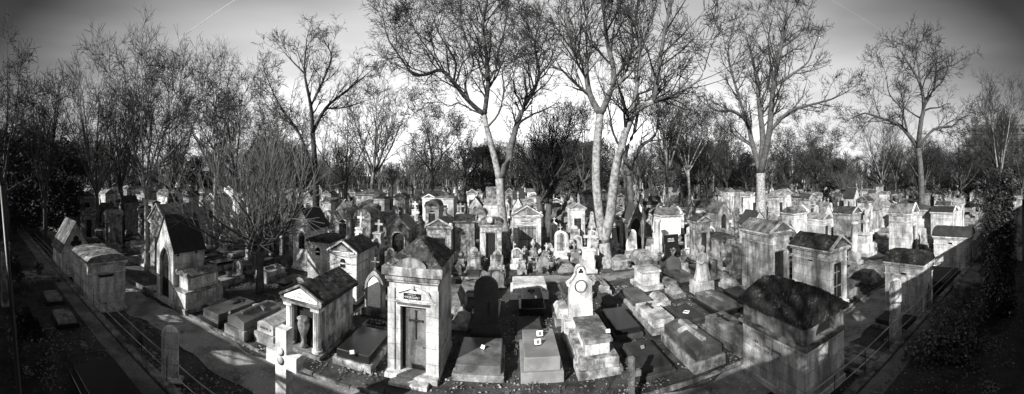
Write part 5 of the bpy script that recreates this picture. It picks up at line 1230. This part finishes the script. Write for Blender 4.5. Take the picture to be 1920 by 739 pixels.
# narrow slabs, low stones and small crosses squeezed into the gaps of the near rows
reg('s1', 'narrow flat grave slab', .78, 1.8, grave('', .78, 1.8, .28, 'flat', 'ledger_stone'))
reg('s2', 'narrow dark slab with small cross', .78, 1.8, grave('', .78, 1.8, .3, 'flat', 'slate_roof', 'slate_roof', 'small'))
reg('s3', 'small worn stone cross on a block', .5, .5, pillar('', .4, 1.25, 'cross', 'weathered_stone', 'stone_cross', 'cross'))
reg('s4', 'low rounded grave marker', .55, .4, headstone('', .45, .75, 'rounded', 'dirty_stone', .12, .12, panel=False))
reg('s5', 'short pale coped child-size grave', .7, 1.3, grave('', .7, 1.3, .5, 'coped', 'pale_ledger'))
reg('s6', 'small stone urn on a block', .5, .5, pillar('', .38, 1.1, 'urn', 'weathered_stone', 'urn_monument', 'urn'))
n_s = 0
for it in range(5200):
    if n_s >= 150: break
    y0 = 13.6+16*rr.random()**1.2; x = rr.uniform(-1, 1)*(9+y0*.7); key = rr.choice(['s1', 's1', 's2', 's5', 's1', 's2', 's5'] if y0 < 19 or rr.random() < .6 else ['s3', 's4', 's6', 's3'])
    if hypot(x+12.8, y0-13.6) < 3 or (.5 < x+6.9 < 2 and y0 < 16): continue
    o, desc, fw, fl = P[key]
    if not free(x-fw/2, x+fw/2, y0-fl/2, y0+fl/2): continue
    c = copy_tree(o); c.location = (x, y0, gz(x, y0)); c.scale = (1, 1, rr.uniform(.8, 1.25)); c.rotation_euler = (rr.gauss(0, .02), rr.gauss(0, .02), rr.gauss(0, .05)); m_ = -.02
    OCC.append((x-fw/2, x+fw/2, y0-fl/2, y0+fl/2)); c['group'] = 'small slabs and markers between the rows'; AUTO.append([c, desc, x, y0]); n_s += 1
print('SMALL', n_s)
def kill(o):
    for k in kids(o): kill(k)
    bpy.data.objects.remove(o)
# potted plants on graves
pl = [potted('', 1.0, True), potted('', .8, False), potted('', 1.3, True)]
spots = [(1238, 487, .3), (1002, 505, .6), (905, 500, .3), (755, 520, .4), (868, 525, .5), (1035, 500, .5), (1262, 480, .35), (1100, 460, .4), (835, 520, .4), (940, 485, .1), (1075, 590, .55), (430, 520, .3), (640, 520, .3), (1180, 500, .2), (1430, 560, .0), (1350, 480, .1), (1110, 555, .3), (690, 560, .2)]
for i, (px, py, z) in enumerate(spots):
    c = copy_tree(pl[i % 3]); x, y = G(px, py, z); c.location = (x, y, z); c.rotation_euler[2] = i; c['group'] = 'pot plants on the graves'; tag(c, None, 'potted plant'); AUTO.append([c, ('flowering pot plant', 'small leafy pot plant', 'big flowering pot plant')[i % 3], x, y])
for o in pl: kill(o)
for k in P: kill(P[k][0])
for k in TP: kill(TP[k])
for o in EP: kill(o)

# ================================================================== IVY, SHRUBS
def ivy_mound():
    r = empty('ivy_mound', (11.6, 3.5, TZ), 0, 'thick glossy ivy heaped over the right terrace edge in the lower right corner', 'ivy'); mb = MB(); rr = random.Random(61)
    for k in range(34):
        x = rr.uniform(-1.3, 2.6); y = rr.uniform(-.7, .6); leaf_cloud(mb, (x, y, .15+.35*rr.random()), (.75, .6, .42), 420, .055, rr, .6)
    raw_build(mb, 'foliage', 'ivy_leaf', r); s = MB()
    for k in range(20):
        p = Vector((rr.uniform(-3, 3), rr.uniform(-1, .6), .05)); pts = [p]
        for q in range(6): p = p+Vector((rr.uniform(-.3, .3), rr.uniform(-.25, .25), rr.uniform(-.05, .15))); pts.append(p)
        s.tube(pts, .012, 4)
    s.build('stem', 'dark_bark', r)
ivy_mound()
def ivy_column(label, x, y, H, R, n, seed, lean=0, dens=1.0):
    r = empty('ivy_clad_trunk', (x, y, TZ), 0, label, 'ivy trunk'); rr = random.Random(seed); mb = MB(); N_ = int(n)
    MB().tube([(0, 0, -.1), (lean*.4, 0, H*.5), (lean, 0, H)], [R*.55, R*.45, R*.3], 10).build('trunk', 'dark_bark', r, True)
    for _ in range(N_//40):
        z = rr.uniform(0, H*1.02); a = rr.uniform(0, 6.28); q = R*rr.uniform(.5, 1.0); leaf_cloud(mb, (lean*z/H+q*cos(a), q*sin(a), z), (R*.55, R*.55, .35), 40, .06, rr, .5)
    raw_build(mb, 'foliage', 'ivy_leaf', r); return r
ivy_column('ivy-smothered trunk standing at the right edge of the view', 14.6, 2.1, 6.0, .55, 16000, 71, .3)
ivy_column('bushy ivy clump on a stump beyond the right railing tombs', 23.5, 3.6, 4.3, 1.0, 13000, 73, .2)
def bush(label, x, y, z, R, n, seed, name='shrub'):
    r = empty(name, (x, y, z), 0, label, 'shrub'); mb = MB(); rr = random.Random(seed)
    for k in range(8): leaf_cloud(mb, (rr.uniform(-R, R)*.6, rr.uniform(-R, R)*.6, R*rr.uniform(.5, 1.5)), (R*.5, R*.5, R*.45), n//8, .06, rr, .4)
    raw_build(mb, 'foliage', 'ivy_leaf', r); MB().tube([(0, 0, 0), (.05, 0, R)], [.04, .02], 6).build('stem', 'dark_bark', r)
bush('straggly leafy shrub by the slim post on the left terrace', -11.9, 1.75, TZ, .75, 2600, 81)
bush('dark leafy shrub at the left edge of the terrace', -17.5, 1.6, TZ, 1.0, 3500, 82)
for i, (px, py, h, w, lb) in enumerate([(1863, 500, 5.2, .8, 'tall square grey stone pillar rising above the ivy, left of its twin'), (1904, 500, 5.0, .8, 'tall square stone pillar at the right edge, right of its twin')]):
    x, y = G(px, py); r = empty('gate_pillar', (x, y, 0), .3, lb, 'pillar', 'gate pillars at the right'); MB().box(-w/2, w/2, -w/2, w/2, 0, h-.2, .03, .01).build('shaft', 'weathered_stone', r); MB().box(-w/2-.06, w/2+.06, -w/2-.06, w/2+.06, h-.2, h, .03).build('cap', 'weathered_stone', r)

# ================================================================== APARTMENT BUILDING
def building():
    D = 130; t0, t1 = (1822-PX0)/F, (1960-PX0)/F
    cx, cy = D*sin((t0+t1)/2), D*cos((t0+t1)/2); r = empty('apartment_building', (cx, cy, 0), -(t0+t1)/2, 'grey stone apartment building with mansard roof and chimneys behind trees at right', 'building')
    W = 28; H = 22; dpt = 12
    MB().box(-W/2, W/2, 0, dpt, 0, H).build('wall', 'building_wall', r)
    c = MB()
    for z in (4, 7.2, 10.4, 13.6, 16.8, 20, 22): c.box(-W/2-.2, W/2+.2, -.25, dpt, z, z+.22)
    c.build('cornice', 'building_wall', r)
    rf = MB().prism([(-.1, H+.23), (dpt+.1, H+.23), (dpt-1.2, H+3.4), (dpt-3, H+4.2), (3, H+4.2), (1.2, H+3.4)], 'x', -W/2, W/2).build('roof', 'zinc', r)
    rr = random.Random(5)
    for i in range(7):
        x = -W/2+1.5+i*4.1; q = MB().box(x-.5, x+.5, 2.5, 6, H+3, H+6.2+rr.uniform(-.4, .4)); 
        for k in range(4): q.lathe([(.12, H+6), (.1, H+7.1)], 6, x-.3+.2*k, 3.5)
        q.build('chimney', 'building_wall', rf)
    for i in range(12):
        x = -W/2+1.3+i*2.3
        for z in (1, 4.9, 8.1, 11.3, 14.5, 17.7):
            w = MB().box(x-.5, x+.5, -.06, .02, z, z+1.9).build('window', 'shadow_glass', r)
            if z > 4: MB().box(x-.6, x+.6, -.3, -.22, z, z+.7).build('balcony_rail', 'iron', w)
        d = MB().box(x-.6, x+.6, .2, 1.4, H+.6, H+2.5).build('dormer', 'building_wall', rf); MB().box(x-.42, x+.42, .15, .198, H+.8, H+2.3).build('dormer_window', 'shadow_glass', d)
building()
# ================================================================== BRIDGE (the place we stand on)
def bridge():
    r = empty('bridge', (0, -.45, 0), 0, 'masonry road bridge the graves are seen from, with partly pierced parapet', 'bridge'); Y = .45
    MB().box(-90, 90, -12+Y, -.002, 4.5, 5.2).build('deck', 'paving', r)
    mb = MB(); x = -90; k = 0
    mb.box(-90, 90, -.2, -.04, 5.75, 5.85)
    while x < 90:
        mb.box(x-.06, x+.06, -.19, -.05, 5.2, 5.75)
        if k % 3 == 1:
            mb.tube([(x, -.12, 5.25), (x+1.5, -.12, 5.75)], .035, 5); mb.tube([(x, -.12, 5.75), (x+1.5, -.12, 5.25)], .035, 5)
        else: mb.box(x+.061, x+1.439, -.17, -.07, 5.2, 5.749)
        x += 1.5; k += 1
    mb.build('parapet', 'grey_stone', r)  # panel pattern and height made up to shape shade and light patches on near graves
    for x in range(-84, 90, 24): MB().box(x-.6, x+.6, -11+Y, -.6, -.3, 4.5).build('pier', 'grey_stone', r)
bridge()

# ================================================================== AUTO LABELS
def bearing(x, y): return PX0+F*atan2(x, y)
ORD = ['nearest', 'second nearest', 'third nearest', 'fourth nearest', 'fifth nearest', 'sixth nearest', 'seventh nearest', 'eighth nearest', 'ninth nearest', 'tenth nearest', 'eleventh nearest', 'twelfth nearest']
def autolabel():
    groups = {}
    for rec in AUTO:
        o, desc, x, y = rec; px = bearing(x, y); D = hypot(x, y); best = None
        for hx, hy, ph in HERO:
            hp = bearing(hx, hy); hd = hypot(hx, hy); c = hypot(px-hp, (F*EYE/D-F*EYE/hd)*1.5)
            if best is None or c < best[0]: best = (c, hp, hd, ph)
        _, hp, hd, ph = best
        rel = ('right beyond' if abs(px-hp) < 14 and D > hd else 'just in front of' if abs(px-hp) < 14 else 'left of' if px < hp else 'right of')
        if rel in ('left of', 'right of') and D > hd*1.25: rel = rel.replace(' of', ' behind')
        groups.setdefault((desc, rel, ph), []).append((D, o))
    for (desc, rel, ph), lst in groups.items():
        lst.sort(key=lambda a: a[0])
        for i, (D, o) in enumerate(lst):
            pre = '' if len(lst) == 1 else (ORD[i] if i < len(ORD) else 'distant')+' '
            s = f'{pre}{desc} {rel} {ph}'; w = s.split()
            if len(w) > 16: s = s.replace(' with pediment', '').replace(' with corner ornaments', '').replace(' the ', ' ', 1); w = s.split()
            if len(w) > 16: s = ' '.join([x for x in w if x not in ('the', 'small', 'right-hand', 'planted', 'kerbed', 'glossy')][:16])
            o['label'] = s
autolabel()

# ================================================================== LIGHT, SKY, CAMERA
AZ = radians(218); EL = radians(26)     # clockwise from +Y
sv = Vector((sin(AZ)*cos(EL), cos(AZ)*cos(EL), sin(EL)))
sd = bpy.data.lights.new('sun', 'SUN'); sd.energy = 5.0; sd.angle = radians(.5); sd.color = (1, .99, .97)
so = bpy.data.objects.new('sun', sd); COL.objects.link(so); so.rotation_euler = sv.to_track_quat('Z', 'Y').to_euler()
W = bpy.data.worlds.new('World'); S.world = W; W.use_nodes = True; nt = W.node_tree; L = nt.links.new; bg = nt.nodes['Background']
sky = N(nt, 'ShaderNodeTexSky', sky_type='NISHITA'); sky.sun_disc = False; sky.sun_elevation = EL; sky.sun_rotation = AZ
bw = nt.nodes.new('ShaderNodeRGBToBW'); L(sky.outputs[0], bw.inputs[0])
tc = nt.nodes.new('ShaderNodeTexCoord'); vn = N(nt, 'ShaderNodeVectorMath', operation='NORMALIZE'); L(tc.outputs['Generated'], vn.inputs[0])
dt = N(nt, 'ShaderNodeVectorMath', operation='DOT_PRODUCT'); L(vn.outputs[0], dt.inputs[0]); dt.inputs[1].default_value = (0.0, 1.0, 0)
sp = nt.nodes.new('ShaderNodeSeparateXYZ'); L(vn.outputs[0], sp.inputs[0])
k = math_n(nt, 'SUBTRACT', math_n(nt, 'MULTIPLY', dt.outputs['Value'], 1.0), math_n(nt, 'MULTIPLY', math_n(nt, 'ABSOLUTE', sp.outputs[2]), 1.3))
SKY_LO, SKY_HI = .022, .5
g = math_n(nt, 'ADD', math_n(nt, 'MULTIPLY', math_n(nt, 'MINIMUM', math_n(nt, 'POWER', math_n(nt, 'MAXIMUM', math_n(nt, 'MULTIPLY', math_n(nt, 'ADD', k, .45), .78), 0.0), 1.2), 1.0), SKY_HI), SKY_LO)
g = math_n(nt, 'ADD', g, mrange(nt, dt.outputs['Value'], -.05, -.8, 0, .28))
ns = N(nt, 'ShaderNodeTexNoise'); mp = N(nt, 'ShaderNodeMapping'); mp.inputs['Scale'].default_value = (1, 1, 5); mp.inputs['Rotation'].default_value = (0, .25, 0); L(vn.outputs[0], mp.inputs[0]); L(mp.outputs[0], ns.inputs[0]); ns.inputs['Scale'].default_value = 1.6; ns.inputs['Detail'].default_value = 3
g = math_n(nt, 'MULTIPLY', g, mrange(nt, ns.outputs[0], .3, .75, .84, 1.22))
# flatten the blue-sky brightness profile towards its film rendering
flat = math_n(nt, 'POWER', bw.outputs[0], .25)
val = math_n(nt, 'MULTIPLY', flat, g)
cc = nt.nodes.new('ShaderNodeCombineColor')
for i in range(3): L(val, cc.inputs[i])
L(cc.outputs[0], bg.inputs[0]); bg.inputs[1].default_value = 1.0
# condensation trails high in the sky
def trail(a, b, w0, w1, label, al):
    D = 3500; p, q = PT(a[0], a[1], D), PT(b[0], b[1], D); mb = MB(); n = 24; pts = [p.lerp(q, i/n)+Vector((0, 0, 0)) for i in range(n+1)]
    mb.tube(pts, [w0+(w1-w0)*i/n for i in range(n+1)], 8)
    m = bpy.data.materials.new('vapour'); m.use_nodes = True; t = m.node_tree; bs = t.nodes['Principled BSDF']; bs.inputs['Base Color'].default_value = (.85, .85, .85, 1); bs.inputs['Roughness'].default_value = 1; bs.inputs['Alpha'].default_value = al; MATS['vapour'] = m
    o = mb.build('vapour_trail', 'vapour', None, True); tag(o, label, 'vapour trail')
trail((305, 96), (470, -18), 4, 9, 'thin bright aircraft vapour trail crossing the upper left sky', .42)
trail((1560, 0), (1680, 75), 7, 4, 'faint short aircraft vapour trail in the upper right sky', .015)
cam = bpy.data.cameras.new('camera'); co = bpy.data.objects.new('camera', cam); COL.objects.link(co); S.camera = co
co.location = (0, 0, EYE); co.rotation_euler = (pi/2, 0, 0); cam.type = 'PANO'; cam.panorama_type = 'CENTRAL_CYLINDRICAL'
cam.central_cylindrical_range_u_min = -1.5; cam.central_cylindrical_range_u_max = 1.5
cam.central_cylindrical_range_v_min = -(739-HOR)/F; cam.central_cylindrical_range_v_max = HOR/F; cam.central_cylindrical_radius = 1
cam.clip_start = .05; cam.clip_end = 20000
S.render.engine = 'CYCLES'
vs = S.view_settings; vs.view_transform = 'Standard'; vs.look = 'None'; vs.exposure = 1.02; vs.gamma = 1; vs.use_curve_mapping = False
S.cycles.max_bounces = 4; S.cycles.diffuse_bounces = 2; S.cycles.glossy_bounces = 2; S.cycles.transparent_max_bounces = 6
for o in list(COL.objects):
    if 'label' in o and o['label'] == '': del o['label']
